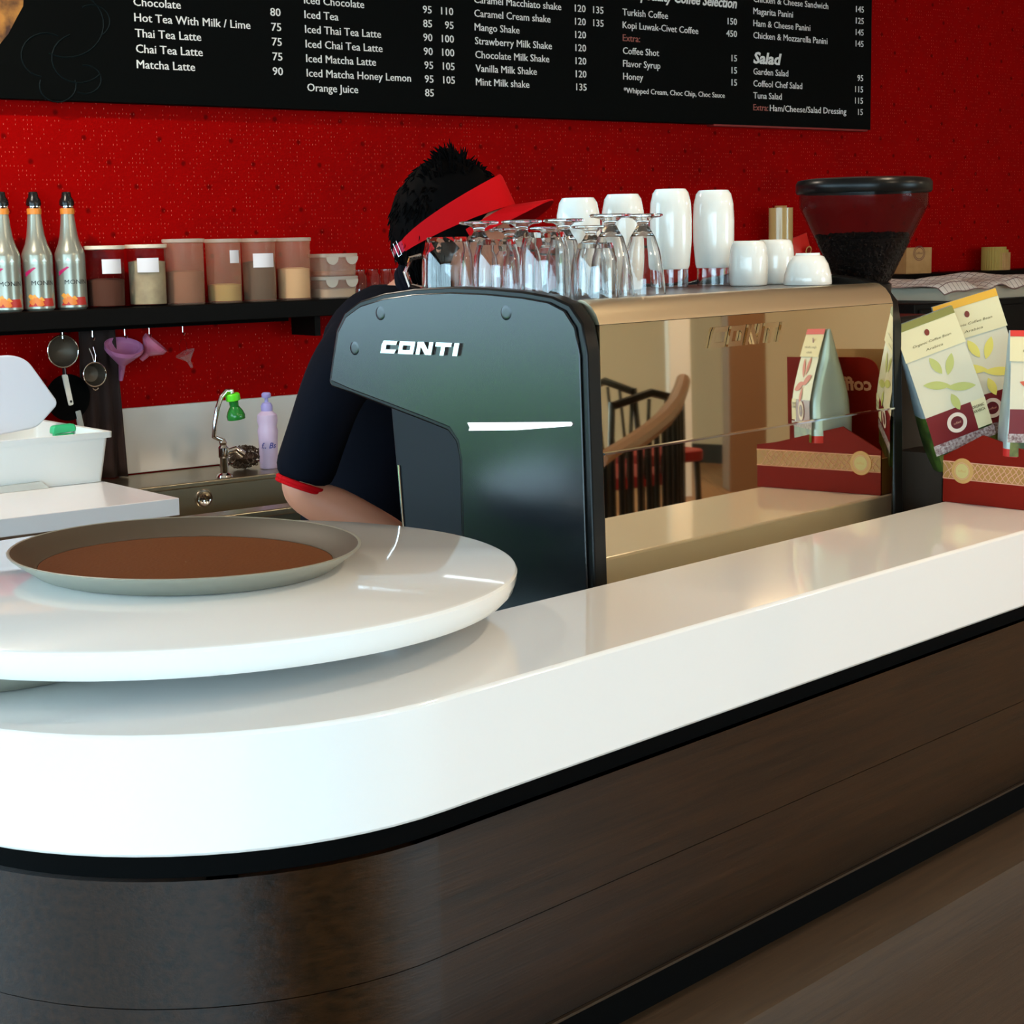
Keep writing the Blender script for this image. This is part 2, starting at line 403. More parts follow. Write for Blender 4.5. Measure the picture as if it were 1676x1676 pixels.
def strip(name, prof, m, i0=None, i1=None, thick=.018):
    """sweep a profile (off, z) along the bar front; pts slice i0:i1"""
    base = outline(0); mb = MB(); rows = [outline(o_) for o_, z in prof]; back = [outline(o_ - thick) for o_, z in prof]
    idx = range(len(base))[i0:i1]
    rings = []
    for i in idx:
        rings.append([(rows[k][i][0], rows[k][i][1], prof[k][1]) for k in range(len(prof))] + [(back[k][i][0], back[k][i][1], prof[k][1]) for k in reversed(range(len(prof)))])
    mb.loft(rings)
    return mb.build(name, m, bar, smooth=40)
strip('reveal_strip', [(-.022, .981), (-.022, .950)], M_black)
def wood_board(prof, i0, i1): return strip('front_board', prof, MW, i0, i1)
n_ = len(outline(0))
up = [(-.012, .952), (-.012, .823)]
lo = [(-.013, .8215), (-.013, .77), (-.016, .745), (-.024, .72), (-.038, .69), (-.055, .665), (-.066, .653)]
for pr in (up, lo):
    wood_board(pr, 0, 3); wood_board(pr, 2, 5); wood_board(pr, 4, 8); wood_board(pr, 7, None)
strip('joint_bead', [(-.060, .6535), (-.060, .650)], mat('bead', (.05, .03, .018), .5, spec=.2))
strip('recess_strip', [(-.070, .650), (-.070, .604)], mat('recess_brown', (.006, .003, .002), .6, spec=.15))
strip('plinth_panel', [(-.072, .606), (.0, .602), (.03, .59), (.045, .56), (.05, .50), (.05, .02)], wood('plinth_veneer', (.026, .012, .003), (.048, .023, .007), .6, 2.5, 60., 0, .5), thick=.02)
# carcass behind the boards (keeps light out) and the work counter behind the ledge
MB().prism([(2.2, -.18), (-.85, -.18), (-1.0, -.17), (-1.15, -.09), (-1.22, .1), (-1.22, .4), (-1.18, .4), (-1.1, .0), (-.9, -.10), (2.2, -.10)], .0, .975).build('carcass', M_black, bar, smooth=0)
bc = thing('work_counter', 'dark work counter behind the white bar ledge under the coffee machine', 'counter', FA, (0, 0, 0))
MB().box((-.85, -.095, .86), (2.2, .68, .905)).build('worktop', mat('work_black', (.012, .012, .012), .3), bc, bevel=.003)
MB().box((-.80, -.09, .0), (2.2, .60, .86)).build('cabinet', M_black, bc, smooth=0)

# ============================================================ ROUND DISC AND TRAYS
dc = FA @ V((-.905, .232, 0))
disc = thing('round_tabletop', 'large round glossy white board resting over the curved end of the bar', 'tabletop', FW, (-.398, 2.03, ZT))
R_ = .402
prof = [(0, .030), (R_ - .022, .030), (R_ - .012, .032), (R_ - .004, .040), (R_, .052), (R_ + .001, .060), (R_ - .001, .0635), (R_ - .004, .065), (0, .065)]
MB().lathe(prof, 128).build('board', M_slab, disc, smooth=30)
MB().lathe([(.045, 0.0005), (.045, .030)], 32).build('riser', M_black, disc)
def tray(name, label, M, ax, ay):
    t = thing(name, label, 'tray', FW, (0, 0, 0)); t.matrix_world = M
    def oval(r, z, n=96): return [(r[0] * cos(2 * pi * i / n), r[1] * sin(2 * pi * i / n), z) for i in range(n)]
    def rr(d): return (ax - d, ay - d)
    rings = [oval(rr(.035), 0.0), oval(rr(.030), .001), oval(rr(.004), .020), oval(rr(.0), .0235), oval(rr(-.001), .025), oval(rr(.0005), .0262), oval(rr(.003), .0255), oval(rr(.0075), .021), oval(rr(.030), .0055), oval(rr(.034), .0045)]
    MB().loft(rings[:7], cap=False).build('rim', mat('tray_rim_grey', (.30, .28, .22), .4), t, smooth=60)
    MB().loft(rings[6:], cap=False).build('inner_wall', mat('tray_wall', (.085, .058, .036), .5, spec=.3), t, smooth=60)
    MB().loft([oval(rr(.0345), .0042), oval((.001, .001), .0042)], cap=False).build('base', M_trayin, t, smooth=20)
    MB().loft([oval((.001, .001), .0005), oval(rr(.0352), .0005)], cap=False).build('underside', M_tray, t, smooth=20)
    return t
tray('serving_tray', 'oval brown serving tray on the round white board', Matrix.Translation((-.404, 2.078, ZT + .0655)) @ Rz(-49.6 + 90 + 90), .234, .206)
utq = hit_z(FW, 12, 1134, 1.112)
tray('serving_tray', 'grey-rimmed tray half hidden beneath the round white board', Matrix.Translation((utq.x - .10, utq.y + .168, ZT + .0006)) @ Rz(0), .20, .17)

# ============================================================ COFFEE MACHINE
mach = thing('espresso_machine', 'black and mirror-steel espresso machine behind the white bar ledge', 'coffee machine', FA, (0, 0, .905))
def Z(z): return z - .905
sil = [(.055, .935), (.056, 1.08), (.064, 1.40), (.072, 1.441), (.094, 1.466), (.126, 1.477), (.177, 1.4835), (.247, 1.488), (.32, 1.490), (.397, 1.487), (.464, 1.480), (.519, 1.468), (.556, 1.450),
       (.576, 1.424), (.590, 1.375), (.598, 1.342), (.592, 1.334), (.547, 1.326), (.458, 1.307), (.379, 1.290), (.336, 1.280), (.320, 1.265), (.314, 1.24), (.314, .935)]
face = [(.066, .945), (.067, 1.08), (.074, 1.398), (.082, 1.436), (.101, 1.4585), (.130, 1.4695), (.178, 1.4755), (.247, 1.480), (.32, 1.482), (.396, 1.479), (.462, 1.472), (.515, 1.4605), (.549, 1.444),
        (.568, 1.42), (.582, 1.373), (.589, 1.344), (.547, 1.333), (.458, 1.3145), (.379, 1.2975), (.329, 1.286), (.311, 1.268), (.305, 1.24), (.305, .945)]
sil = [(a, Z(b)) for a, b in sil]; face = [(a, Z(b)) for a, b in face]
def side(x0, x1, xf, sgn):
    s_ = MB().prism(sil, x0, x1, 'yz').build('side_panel', M_rim, mach, bevel=.003)
    f = MB().prism(face, x0 if sgn < 0 else x1, xf, 'yz').build('panel_face', M_panel, s_, bevel=.0025)
    return s_, f
sp1, sf1 = side(-.362, -.334, -.366, -1)
sp2, sf2 = side(.424, .452, .456, 1)
# steel back: curved top edge, upper and lower mirror sheets
pr = [(.30, Z(1.4705)), (.105, Z(1.4705)), (.093, Z(1.468)), (.080, Z(1.460)), (.070, Z(1.448)), (.064, Z(1.437)), (.064, Z(1.4345)), (.061, Z(1.433)), (.061, Z(1.262)), (.064, Z(1.2605)), (.064, Z(1.2595)), (.0605, Z(1.2585)), (.0585, Z(1.0)), (.07, Z(1.0)), (.075, Z(1.26)), (.09, Z(1.43)), (.11, Z(1.460)), (.30, Z(1.462))]
upper = [(.105, Z(1.4705)), (.100, Z(1.4715)), (.092, Z(1.470)), (.080, Z(1.4625)), (.071, Z(1.4515)), (.0655, Z(1.438)), (.075, Z(1.438)), (.085, Z(1.452)), (.105, Z(1.463))]
MB().prism(rounded(upper, 0), -.334, .424, 'yz').build('curved_top_rail', mat('satin_steel_warm_sheen', (.95, .80, .55), .30, 1.), mach, smooth=50)  # stainless rail; golden reflections are put into its base colour
MB().prism([(.0655, Z(1.4372)), (.0635, Z(1.2625)), (.070, Z(1.2625)), (.074, Z(1.4372))], -.334, .424, 'yz').build('upper_mirror', M_steel, mach, smooth=0)
MB().prism([(.0612, Z(1.2605)), (.0600, Z(1.0)), (.066, Z(1.0)), (.070, Z(1.2605))], -.334, .424, 'yz').build('lower_mirror', M_steel, mach, smooth=0)
MB().prism([(.0585, Z(1.2628)), (.0585, Z(1.2602)), (.068, Z(1.2602)), (.068, Z(1.2628))], -.334, .424, 'yz').build('mirror_joint', M_chrome, mach, smooth=0)
MB().box((-.334, .066, Z(.945)), (.424, .08, Z(1.0))).build('bottom_rail', M_rim, mach, smooth=0)
MB().box((-.334, .106, Z(1.455)), (.424, .45, Z(1.4695))).build('cup_tray', mat('cup_tray_steel', (.10, .085, .075), .3, .7), mach, bevel=.002)
MB().prism([(.076, Z(.945)), (.076, Z(1.43)), (.11, Z(1.455)), (.45, Z(1.455)), (.53, Z(1.44)), (.56, Z(1.36)), (.46, Z(1.32)), (.46, Z(1.10)), (.30, Z(1.08)), (.30, Z(.945))], -.333, .423, 'yz').build('body', mat('body_dark', (.005, .005, .006), .5, spec=.15), mach, smooth=0)
MB().prism([(.314, Z(.945)), (.314, Z(1.279)), (.378, Z(1.290)), (.470, Z(1.308)), (.452, Z(1.10)), (.444, Z(.945))], -.350, -.334, 'yz').build('lower_side_cover', mat('cover_grey', (.010, .011, .013), .5, spec=.2), mach, bevel=.002)
MB().tube([(-.352, .4545, Z(1.22)), (-.352, .449, Z(1.13)), (-.352, .445, Z(1.07))], .0015, 6).build('edge_trim', M_chrome, mach)
MB().box((-.33, .30, Z(.945)), (.42, .56, Z(.985))).build('drip_tray', M_chrome, mach, bevel=.004)
for x in (-.14, .2):
    g = MB().lathe([(.034, 0), (.034, .05), (.04, .055), (.04, .10), (.0, .10)], 24, Matrix.Translation((x, .46, Z(1.24)))).build('group_head', M_chrome, mach)
    MB().tube([(x, .47, Z(1.235)), (x, .56, Z(1.225)), (x, .615, Z(1.205))], [.008, .011, .012], 12).build('portafilter', M_rim, g)
for x in (-.31, .39):
    for y in (.10, .50):
        MB().lathe([(.018, 0), (.022, .03), (.022, .042)], 16, Matrix.Translation((x, y, 0))).build('foot', M_rim, mach)
# lettering and the lit strip on the near panel; the panel faces -x: local frame for text
TS = Matrix.Translation((-.3665, 0, 0)) @ Matrix(((0, 1, 0, 0), (-1, 0, 0, 0), (0, 0, 1, 0), (0, 0, 0, 1)))
# logo letters drawn as strokes: wide slanted capitals
def stroke_letters(mb, word, x, z, w, h, gap, T, th=.18, dep=.004, sl=.30):
    def q(pts):  # polygon in unit box, slanted
        return [(px_ * w + sl * h * pz_, pz_ * h) for px_, pz_ in pts]
    t = th; tv = th * 1.25
    G = {'C': [[(0, 0), (.92, 0), (1, tv), (.12 + t, tv), (0, tv)], [(0, tv), (t + .06, tv), (t + .06, 1 - tv), (0, 1 - tv)], [(0, 1 - tv), (.95, 1 - tv), (1, 1), (.08, 1)]],
         'O': [[(0, 0), (1, 0), (1, tv), (0, tv)], [(0, tv), (t, tv), (t, 1 - tv), (0, 1 - tv)], [(1 - t, tv), (1, tv), (1, 1 - tv), (1 - t, 1 - tv)], [(0, 1 - tv), (1, 1 - tv), (1, 1), (0, 1)]],
         'N': [[(0, 0), (t, 0), (t, 1), (0, 1)], [(1 - t, 0), (1, 0), (1, 1), (1 - t, 1)], [(t * .2, 1), (t * 1.6, 1), (1 - t * .2, 0), (1 - t * 1.6, 0)]],
         'T': [[(0, 1 - tv), (1, 1 - tv), (1, 1), (0, 1)], [(.5 - t / 2, 0), (.5 + t / 2, 0), (.5 + t / 2, 1 - tv), (.5 - t / 2, 1 - tv)]],
         'I': [[(0, 0), (t * 1.2, 0), (t * 1.2, 1), (0, 1)]]}
    for ch in word:
        for poly in G[ch]:
            mb.prism([(x + a, z + b) for a, b in q(poly)], 0, -dep, 'xz', T)
        x += w * (t * 1.2 if ch == 'I' else 1) + gap
    return x
lg = MB(); stroke_letters(lg, 'CONTI', -.467, Z(1.391), .0325, .0185, .0058, TS, .24)
lg.build('logo', mat('bright_chrome', (.9, .9, .9), .18, 1., emit=None), sf1, smooth=0)['label'] = 'chrome CONTI lettering on the side panel'
ls = MB().prism([(-.2885, Z(1.2955)), (-.09, Z(1.3075)), (-.088, Z(1.305)), (-.09, Z(1.302)), (-.19, Z(1.2905)), (-.286, Z(1.284)), (-.284, Z(1.289))], 0, -.002, 'xz', TS)
ls.build('light_strip', M_lamp, sf1, smooth=0)
for y, z in ((.469, 1.45), (.209, 1.454), (.53, 1.396)):
    MB().lathe([(.0, .0004), (.006, .0004), (.0090, .00035), (.0105, 0)], 24, Matrix.Translation((-.366, y, Z(z))) @ Matrix.Rotation(-pi / 2, 4, 'Y')).build('fixing_dimple', M_panel, sf1)
# embossed lettering on the mirror (faces the customers)
lg = MB(); stroke_letters(lg, 'CONTI', .0, 0, .036, .030, .0075, Matrix.Translation((-.092, .0645, Z(1.392))), .2, .004, .35)
lg.build('embossed_logo', mat('emboss_gold', (.82, .70, .50), .08, 1.), mach, smooth=0)['label'] = 'raised CONTI lettering on the mirror back'

# ============================================================ GLASSES AND CUPS ON THE MACHINE
CZ = 1.4702
def zt(F, x, y, py):
    lo_, hi = .5, 2.4
    for _ in range(40):
        m_ = (lo_ + hi) / 2; q = CR.transposed() @ (F @ V((x, y, m_)) - V((0, 0, CAMZ))); yy = 838 - FPX * q.y / -q.z
        if yy > py: lo_ = m_
        else: hi = m_
    return m_
def shell(outer, t=.0022, floor_t=.008):
    """inverted vessel profile: outer from rim (z=0) up to the base on top; returns a closed wall profile"""
    inner = [(max(r - t, .001), min(z, outer[-1][1] - floor_t)) for r, z in outer]
    return [(0, inner[-1][1])] + list(reversed(inner))[0:] + [( (outer[0][0] + inner[0][0]) / 2, -.0004)] + outer + [(0, outer[-1][1])]
def vessel(name, prof, m, label, cat, x, y, F=FA, z=CZ, group=None, n=36, handle=None, rotz=0., parts=None):
    t = thing(name, label, cat, F, (x, y, z), (0, 0, rotz), group)
    p = shell(prof); pp = []
    for q in p:
        if not pp or (abs(q[0] - pp[-1][0]) + abs(q[1] - pp[-1][1])) > 1e-6: pp.append(q)
    mb = MB().lathe([(max(r, 0.0), zz) for r, zz in pp], n, cap=False)
    mb.build('bowl', m, t, smooth=50)
    if handle: MB().tube(handle[0], handle[1], 8).build('handle', m, t)
    return t
# inverted handled mugs / tumblers along the near edge
rows = [(-.285, .405, 738, 388, .040, 'clear glass mug with a handle, upside down, nearest the barista\'s head'),
        (-.285, .302, 822, 392, .036, 'short clear glass, upside down, second from the handled glass mug'),
        (-.285, .208, 893, 380, .038, 'short clear glass with thick base, upside down, at the middle of the front row'),
        (-.262, .132, 0, 0, .032, 'short clear glass, upside down, at the curved corner of the machine top')]
for i, (x, y, px, py, r, lab) in enumerate(rows):
    h = zt(FA, x, y, py) - CZ if py else .078
    pf = [(r, 0), (r * 1.0, .004), (r * .97, h * .5), (r * .93, h * .72), (r * .86, h * .82), (r * .80, h * .95), (r * .74, h)]
    hd = ([(-r * .2, .0, 0)] and [(-r * .68, r * .68, h * .70), (-r * .98, r * .98, h * .66), (-r * 1.12, r * 1.12, h * .45), (-r * 1.0, r * 1.0, h * .22), (-r * .68, r * .68, h * .16)], .0042) if i == 0 else None
    vessel('glass_mug' if i == 0 else 'glass_tumbler', pf, M_glass, lab, 'glass', x, y, handle=hd)
# footed glasses standing on their rims, foot on top
feet = [(-.195, .425, 789, 358, 'first'), (-.195, .335, 854, 356, 'second'), (-.195, .250, 921, 354, 'third'), (-.19, .165, 984, 346, 'fourth'), (-.10, .178, 1050, 346, 'fifth')]
feet += [(-.105, .275, 0, 0, 'sixth'), (-.105, .36, 0, 0, 'seventh'), (-.105, .445, 0, 0, 'eighth')]
def footed(x, y, h, lab):
    t = thing('footed_glass', lab, 'glass', FA, (x, y, CZ))
    r = .034
    outer = [(r, 0), (r * 1.0, .003), (r * .93, h * .25), (r * .78, h * .52), (r * .55, h * .72), (r * .36, h * .80), (.009, h * .86)]
    inner = [(a - .002, b_ if i < 5 else h * .76) for i, (a, b_) in enumerate(outer)]
    inner = [(max(a, .0), b_) for a, b_ in inner[:5]] + [(0, h * .77)]
    MB().lathe(list(reversed(inner)) + outer, 32, cap=False).build('bowl', M_glass, t, smooth=50)
    MB().lathe([(.0085, h * .862), (.009, h * .90), (.016, h * .945), (.027, h * .955), (.0305, h * .97), (.0305, h * .99), (.028, h), (0, h)], 32).build('foot', M_glass, t, smooth=50)
    return t
for x, y, px, py, nm in feet:
    if py: footed(x, y, zt(FA, x, y, py + 4) - CZ, '%s footed glass from the left, upside down on the machine top' % nm)
    else: footed(x, y, .104, {'sixth': 'shorter footed glass upside down behind the fourth one of the front line', 'seventh': 'shorter footed glass upside down behind the third one of the front line', 'eighth': 'shorter footed glass upside down behind the second one of the front line'}[nm])
# white china
cupp = lambda r, h: [(r * .93, 0), (r * .98, .003), (r * 1.0, h * .40), (r * .99, h * .60), (r * .92, h * .85), (r * .84, h * .96), (r * .74, h)]
tall = [(947, 322, .38, 'tall white china cup upside down, behind the third footed glass'), (1020, 316, .38, 'tall white china cup upside down, behind the fifth footed glass'),
        (1098, 308, .375, 'tall white china cup upside down over a clear glass, left of the front pair'), (1168, 310, .36, 'tall white china cup upside down over a clear glass, right of the front pair')]
for i, (px, py, y, lab) in enumerate(tall):
    x = hit_y(FA, px, 400, y).x; top = zt(FA, x, y, py + 2)
    if i > 1:
        pf = [(.029, 0), (.0295, .01), (.030, .045), (.026, .07), (.024, .10)]
        vessel('glass_tumbler', pf, M_glass, 'clear glass upside down under the %s of the front pair of tall white cups' % ('left' if i == 2 else 'right'), 'glass', x, y)
        z0 = CZ + .030; h = top - z0
    else: z0 = CZ; h = top - z0
    r = .0355
    vessel('china_cup', [(r * .84, 0), (r * .90, .006), (r * 1.0, h * .35), (r * 1.01, h * .6), (r * .97, h * .82), (r * .86, h * .95), (r * .72, h)], M_china, lab, 'cup', x, y, z=z0 + (.0005 if i > 1 else 0))
for px, py, y, r, lab in ((1225, 392, .275, .033, 'small white china cup upside down beside the right tall cup'), (1268, 390, .290, .0345, 'small white china cup upside down, middle of the three small ones'), (1322, 412, .192, .040, 'low round white china cup upside down at the right end of the machine top')):
    x = hit_y(FA, px, 450, y).x; h = zt(FA, x, y, py + 2) - CZ
    pf = cupp(r, h) if h > .06 else [(r * 1.0, 0), (r * 1.02, .003), (r * .99, h * .3), (r * .86, h * .65), (r * .68, h * .88), (r * .52, h * .93), (r * .50, h)]
    vessel('china_cup', pf, M_china, lab, 'cup', x, y)

# ============================================================ GRINDER
gr = thing('coffee_grinder', 'black coffee grinder with clear bean hopper behind the machine end', 'grinder', FA, (.627, .25, .906))
g0 = .906
MB().prism(rrect(.17, .20, .03), 0, .50).build('body', M_rim, gr, bevel=.004)
MB().prism(rrect(.19, .24, .03), 0, .03).build('base', M_rim, gr, bevel=.004)
MB().lathe([(.050, 1.406 - g0), (.052, 1.462 - g0), (.045, 1.466 - g0)], 32).build('collar', M_rim, gr)
hz = [(.047, 1.462 - g0), (.112, 1.596 - g0), (.116, 1.604 - g0), (.116, 1.628 - g0)]
MB().lathe([(a, b_) for a, b_ in hz] + [(a - .003, b_) for a, b_ in reversed(hz)], 48, cap=False).build('hopper', thin('smoked_hopper', (.72, .62, .58), .07, .03, False), gr, smooth=50)
MB().lathe([(0, 1.632 - g0), (.105, 1.628 - g0), (.119, 1.626 - g0), (.122, 1.630 - g0), (.122, 1.644 - g0), (.118, 1.650 - g0), (.10, 1.653 - g0), (0, 1.654 - g0)], 48).build('hopper_lid', M_rim, gr, smooth=40)
bm_ = MB(); rr = random.Random(5)
def bean(T, mb):
    mb.lathe([(0, -.0055), (.0028, -.0042), (.0038, 0), (.0028, .0042), (0, .0055)], 6, T, cap=False)
mc = MB().lathe([(.044, 1.463 - g0), (.083, 1.543 - g0), (.0, 1.546 - g0)], 32)
for i in range(1500):
    z = rr.uniform(1.47, 1.553); rmax = .047 + (z - 1.462) * .485 - .006; a = rr.uniform(0, 2 * pi); r = rmax if (z < 1.542 and rr.random() < .85) else rr.uniform(0, rmax)
    if z < 1.542 and r < rmax: z = rr.uniform(1.544, 1.553)
    bean(Matrix.Translation((r * cos(a), r * sin(a), z - g0)) @ Euler((rr.uniform(0, 6), rr.uniform(0, 6), 0)).to_matrix().to_4x4(), mc)
b_o = mc.build('coffee_beans', mat('roast_beans', (.010, .005, .003), .6, spec=.2), gr); b_o['kind'] = 'stuff'

# ============================================================ MENU BOARD
BY = -.035
def BP(px, py, y=BY - .001): q = hit_y(FB, px, py, y); return q.x, q.z
mb_ = thing('menu_board', 'long black menu board with white price lettering on the red wall', 'menu board', FB, (0, 0, 1.967))
x0 = -1.9; x1 = BP(1426, 150)[0]
MB().box((x0, BY, 0), (x1, -.001, .95)).build('panel', mat('board_black', (.0015, .002, .0018), .6, spec=.06), mb_, bevel=.002)
MB().box((BP(1168, 200)[0], BY - .002, -.006), (x1 - .02, -.002, .0005)).build('red_trim', mat('trim_red', (.22, .01, .008), .5), mb_, smooth=0)
OZ = 1.967
def mtext(s_, *a, **k):
    red = s_.startswith('Extra'); m = MB(); k.pop('bold', None) if k.get('bold', 0) < .02 else None; text(m, s_, *a, **k)
    k2 = dict(k); k2['y'] = k['y'] - .0001; text(m, s_, a[0] + .0011, *a[1:], **k2)
    o = m.build('lettering', M_txtr if red else M_txt, mb_, smooth=0); o['kind'] = 'stuff'
    if red: o['label'] = 'dull red Extra lettering'
def line(s, px, py, cap=.0235, px1=None, align='L', **k):
    x, z = BP(px, py); w = None
    if px1: w = abs(BP(px1, py)[0] - x)
    mtext(s, x, z - OZ, cap, w, align, y=BY - .0008, **k)
def column(rows, lx, ly, nx, ny, pitch=.0437, ends=None, nx2=None):
    """rows bottom-up: (name, price, price2)"""
    X, ZB = BP(lx, ly); XN, ZN = BP(nx, ny); XN2 = BP(nx2, ny)[0] if nx2 else 0
    z = ZB
    for i, r in enumerate(rows):
        kx = .0
        if r[0]: mtext(r[0], X, ZB + pitch * i - OZ, .0235, r[3] if len(r) > 3 else None, y=BY - .0008, bold=.004, squeeze=1.07)
        if r[1]: mtext(r[1], XN, ZB + pitch * i - OZ, .0235, None, 'R', y=BY - .0008, bold=.004, squeeze=1.12)
        if len(r) > 2 and r[2]: mtext(r[2], XN2, ZB + pitch * i - OZ, .0235, None, 'R', y=BY - .0008, bold=.004, squeeze=1.12)
    return None
c1 = column([('Matcha Latte', '90'), ('Chai Tea Latte', '75'), ('Thai Tea Latte', '75'), ('Hot Tea With Milk / Lime', '75'), ('Chocolate', '80')], 224, 111.5, 463, 121.8, .0432)
c2 = column([('Orange Juice', '85'), ('Iced Matcha Honey Lemon', '95', '105'), ('Iced Matcha Latte', '95', '105'), ('Iced Chai Tea Latte', '90', '100'), ('Iced Thai Tea Latte', '90', '100'), ('Iced Tea', '85', '95'), ('Iced Chocolate', '95', '110')], 503, 149, 710, 158, .0432, nx2=745)
c3 = column([('Mint Milk shake', '135'), ('Vanilla Milk Shake', '120'), ('Chocolate Milk Shake', '120'), ('Strawberry Milk Shake', '120'), ('Mango Shake', '120'), ('Caramel Cream shake', '120', '135'), ('Caramel Macchiato shake', '120', '135')], 779, 139.5, 960, 147.7, .0437, nx2=989)
c4 = column([('Honey', '15'), ('Flavor Syrup', '15'), ('Coffee Shot', '15'), ('', ''), ('Kopi Luwak-Civet Coffee', '450'), ('Turkish Coffee', '150')], 1020, 130, 1206, 139, .0437)
X, ZB = BP(1020, 130)
line('*Whipped Cream, Choc Chip, Choc Sauce', 1021, 152, .0185, 1186)
mtext('Specialty Coffee Selection', BP(1206, 13.5)[0], BP(1206, 13.5)[1] - OZ, .035, .50, 'R', bold=.022, shear=.25, y=BY - .0008)
X5, Z5 = BP(1233, 180.5); XN5, ZN5 = BP(1412, 186.5)
p5 = .0437
r5 = [(0, 'Tuna Salad', '115', 1), (0, 'Coffeol Chef Salad', '115', 2), (0, 'Garden Salad', '95', 3)]
for _, s_, n__, k in r5:
    mtext(s_, X5, Z5 + p5 * k - OZ, .0235, None, y=BY - .0008, bold=.004, squeeze=1.07); mtext(n__, XN5, Z5 + p5 * k - OZ, .0235, None, 'R', y=BY - .0008, bold=.004, squeeze=1.12)
mtext('15', XN5, Z5 - OZ, .0235, None, 'R', y=BY - .0008, bold=.004, squeeze=1.12)
xe = BP(1260, 183)[0]; mtext('Ham/Cheese/Salad Dressing', xe, Z5 - OZ, .0235, BP(1385, 186)[0] - xe, y=BY - .0008, bold=.004)
xs, zs = BP(1233, 103); mtext('Salad', xs, zs - OZ, .040, BP(1279, 104)[0] - xs, bold=.03, shear=.2, y=BY - .0008)
Xb, Zb = BP(1233, 62.5)
for k, (s_, n__) in enumerate([('Chicken & Mozzarella Panini', '145'), ('Ham & Cheese Panini', '145'), ('Magarita Panini', '125'), ('Chicken & Cheese Sandwich', '145')]):
    mtext(s_, Xb, Zb + p5 * k - OZ, .0235, None, y=BY - .0008, bold=.004, squeeze=1.07); mtext(n__, XN5, Zb + p5 * k - OZ, .0235, None, 'R', y=BY - .0008, bold=.004, squeeze=1.12)
mtext('Extra:', X5, Z5 - OZ, .0235, BP(1257, 183)[0] - X5, y=BY - .0008); mtext('Extra:', X, ZB + .0437 * 3 - OZ, .0235, None, y=BY - .0008, squeeze=1.07)
# printed picture at the left end: warm golden shape and faint curls
gx = MB(); a = BP(-40, -20); pts = [BP(*p) for p in ((-230, 60), (-150, 95), (-60, 90), (0, 72), (14, 55), (28, 28), (38, 10), (42, -60), (10, -130), (-120, -170), (-230, -110))]
gx.prism([(x, z - OZ) for x, z in pts], BY - .0006, BY - .0002, 'xz')
gx.build('printed_picture', mat('golden_print', (.42, .18, .03), .5, var=(22, (.05, .015, .005))), mb_, smooth=0)
cu = MB()
for (cx_, cy_, r_, a0, a1) in ((110, 40, 60, -60, 120), (130, 95, 45, 40, 250), (75, 90, 40, 100, 300), (150, 35, 30, -120, 60), (95, 140, 30, -20, 200), (140, 130, 26, -100, 120)):
    pts = []
    for i in range(15):
        an = rad(a0 + (a1 - a0) * i / 14); q = BP(cx_ + r_ * cos(an), cy_ + r_ * sin(an) * .9); pts.append((q[0], BY - .0002, q[1] - OZ))
    cu.tube(pts, .0022, 4)
cu.build('printed_curls', mat('curl_print', (.005, .009, .010), .6, spec=.05), mb_, smooth=0)

# ============================================================ SHELF
SZ = 1.393
sh = thing('wall_shelf', 'long dark wooden shelf on the red wall', 'shelf', FB, (0, 0, SZ - .05))
MB().box((-2.0, -.17, 0), (5.4, -.001, .05)).build('board', M_shelf, sh, bevel=.002)
for x in (-1.2, .3, 1.9, 3.4): MB().box((x, -.14, -.06), (x + .02, -.002, 0)).build('bracket', M_shelf, sh, smooth=0)

def curved(mb, prof_r, pts2d, faces, z0, T=None, mi=0, a_c=0.):
    """wrap flat (s, z) points onto a cylinder of radius prof_r, s measured around from angle a_c"""
    mb.add([(prof_r * cos(a_c + s / prof_r), prof_r * sin(a_c + s / prof_r), z0 + z) for s, z in pts2d], faces, T, mi)
def patch(mb, r, poly, z0, a_c, mi=0):
    s0 = min(p[0] for p in poly); s1 = max(p[0] for p in poly); n = max(1, int((s1 - s0) / .006))
    # triangulate as fan columns for convex shapes
    cols = []
    for i in range(n + 1):
        s = s0 + (s1 - s0) * i / n; zs = []
        for k in range(len(poly)):
            (a, za), (b, zb) = poly[k], poly[(k + 1) % len(poly)]
            if abs(a - b) < 1e-9:
                if abs(a - s) < 1e-9: zs += [za, zb]
            elif min(a, b) - 1e-9 <= s <= max(a, b) + 1e-9: zs.append(za + (zb - za) * (s - a) / (b - a))
        cols.append((s, min(zs), max(zs)))
    vs = []; fs = []
    for s, a, b in cols: vs += [(s, a), (s, b)]
    for i in range(n): fs.append((2 * i, 2 * i + 2, 2 * i + 3, 2 * i + 1))
    curved(mb, r, vs, fs, z0, None, mi, a_c)
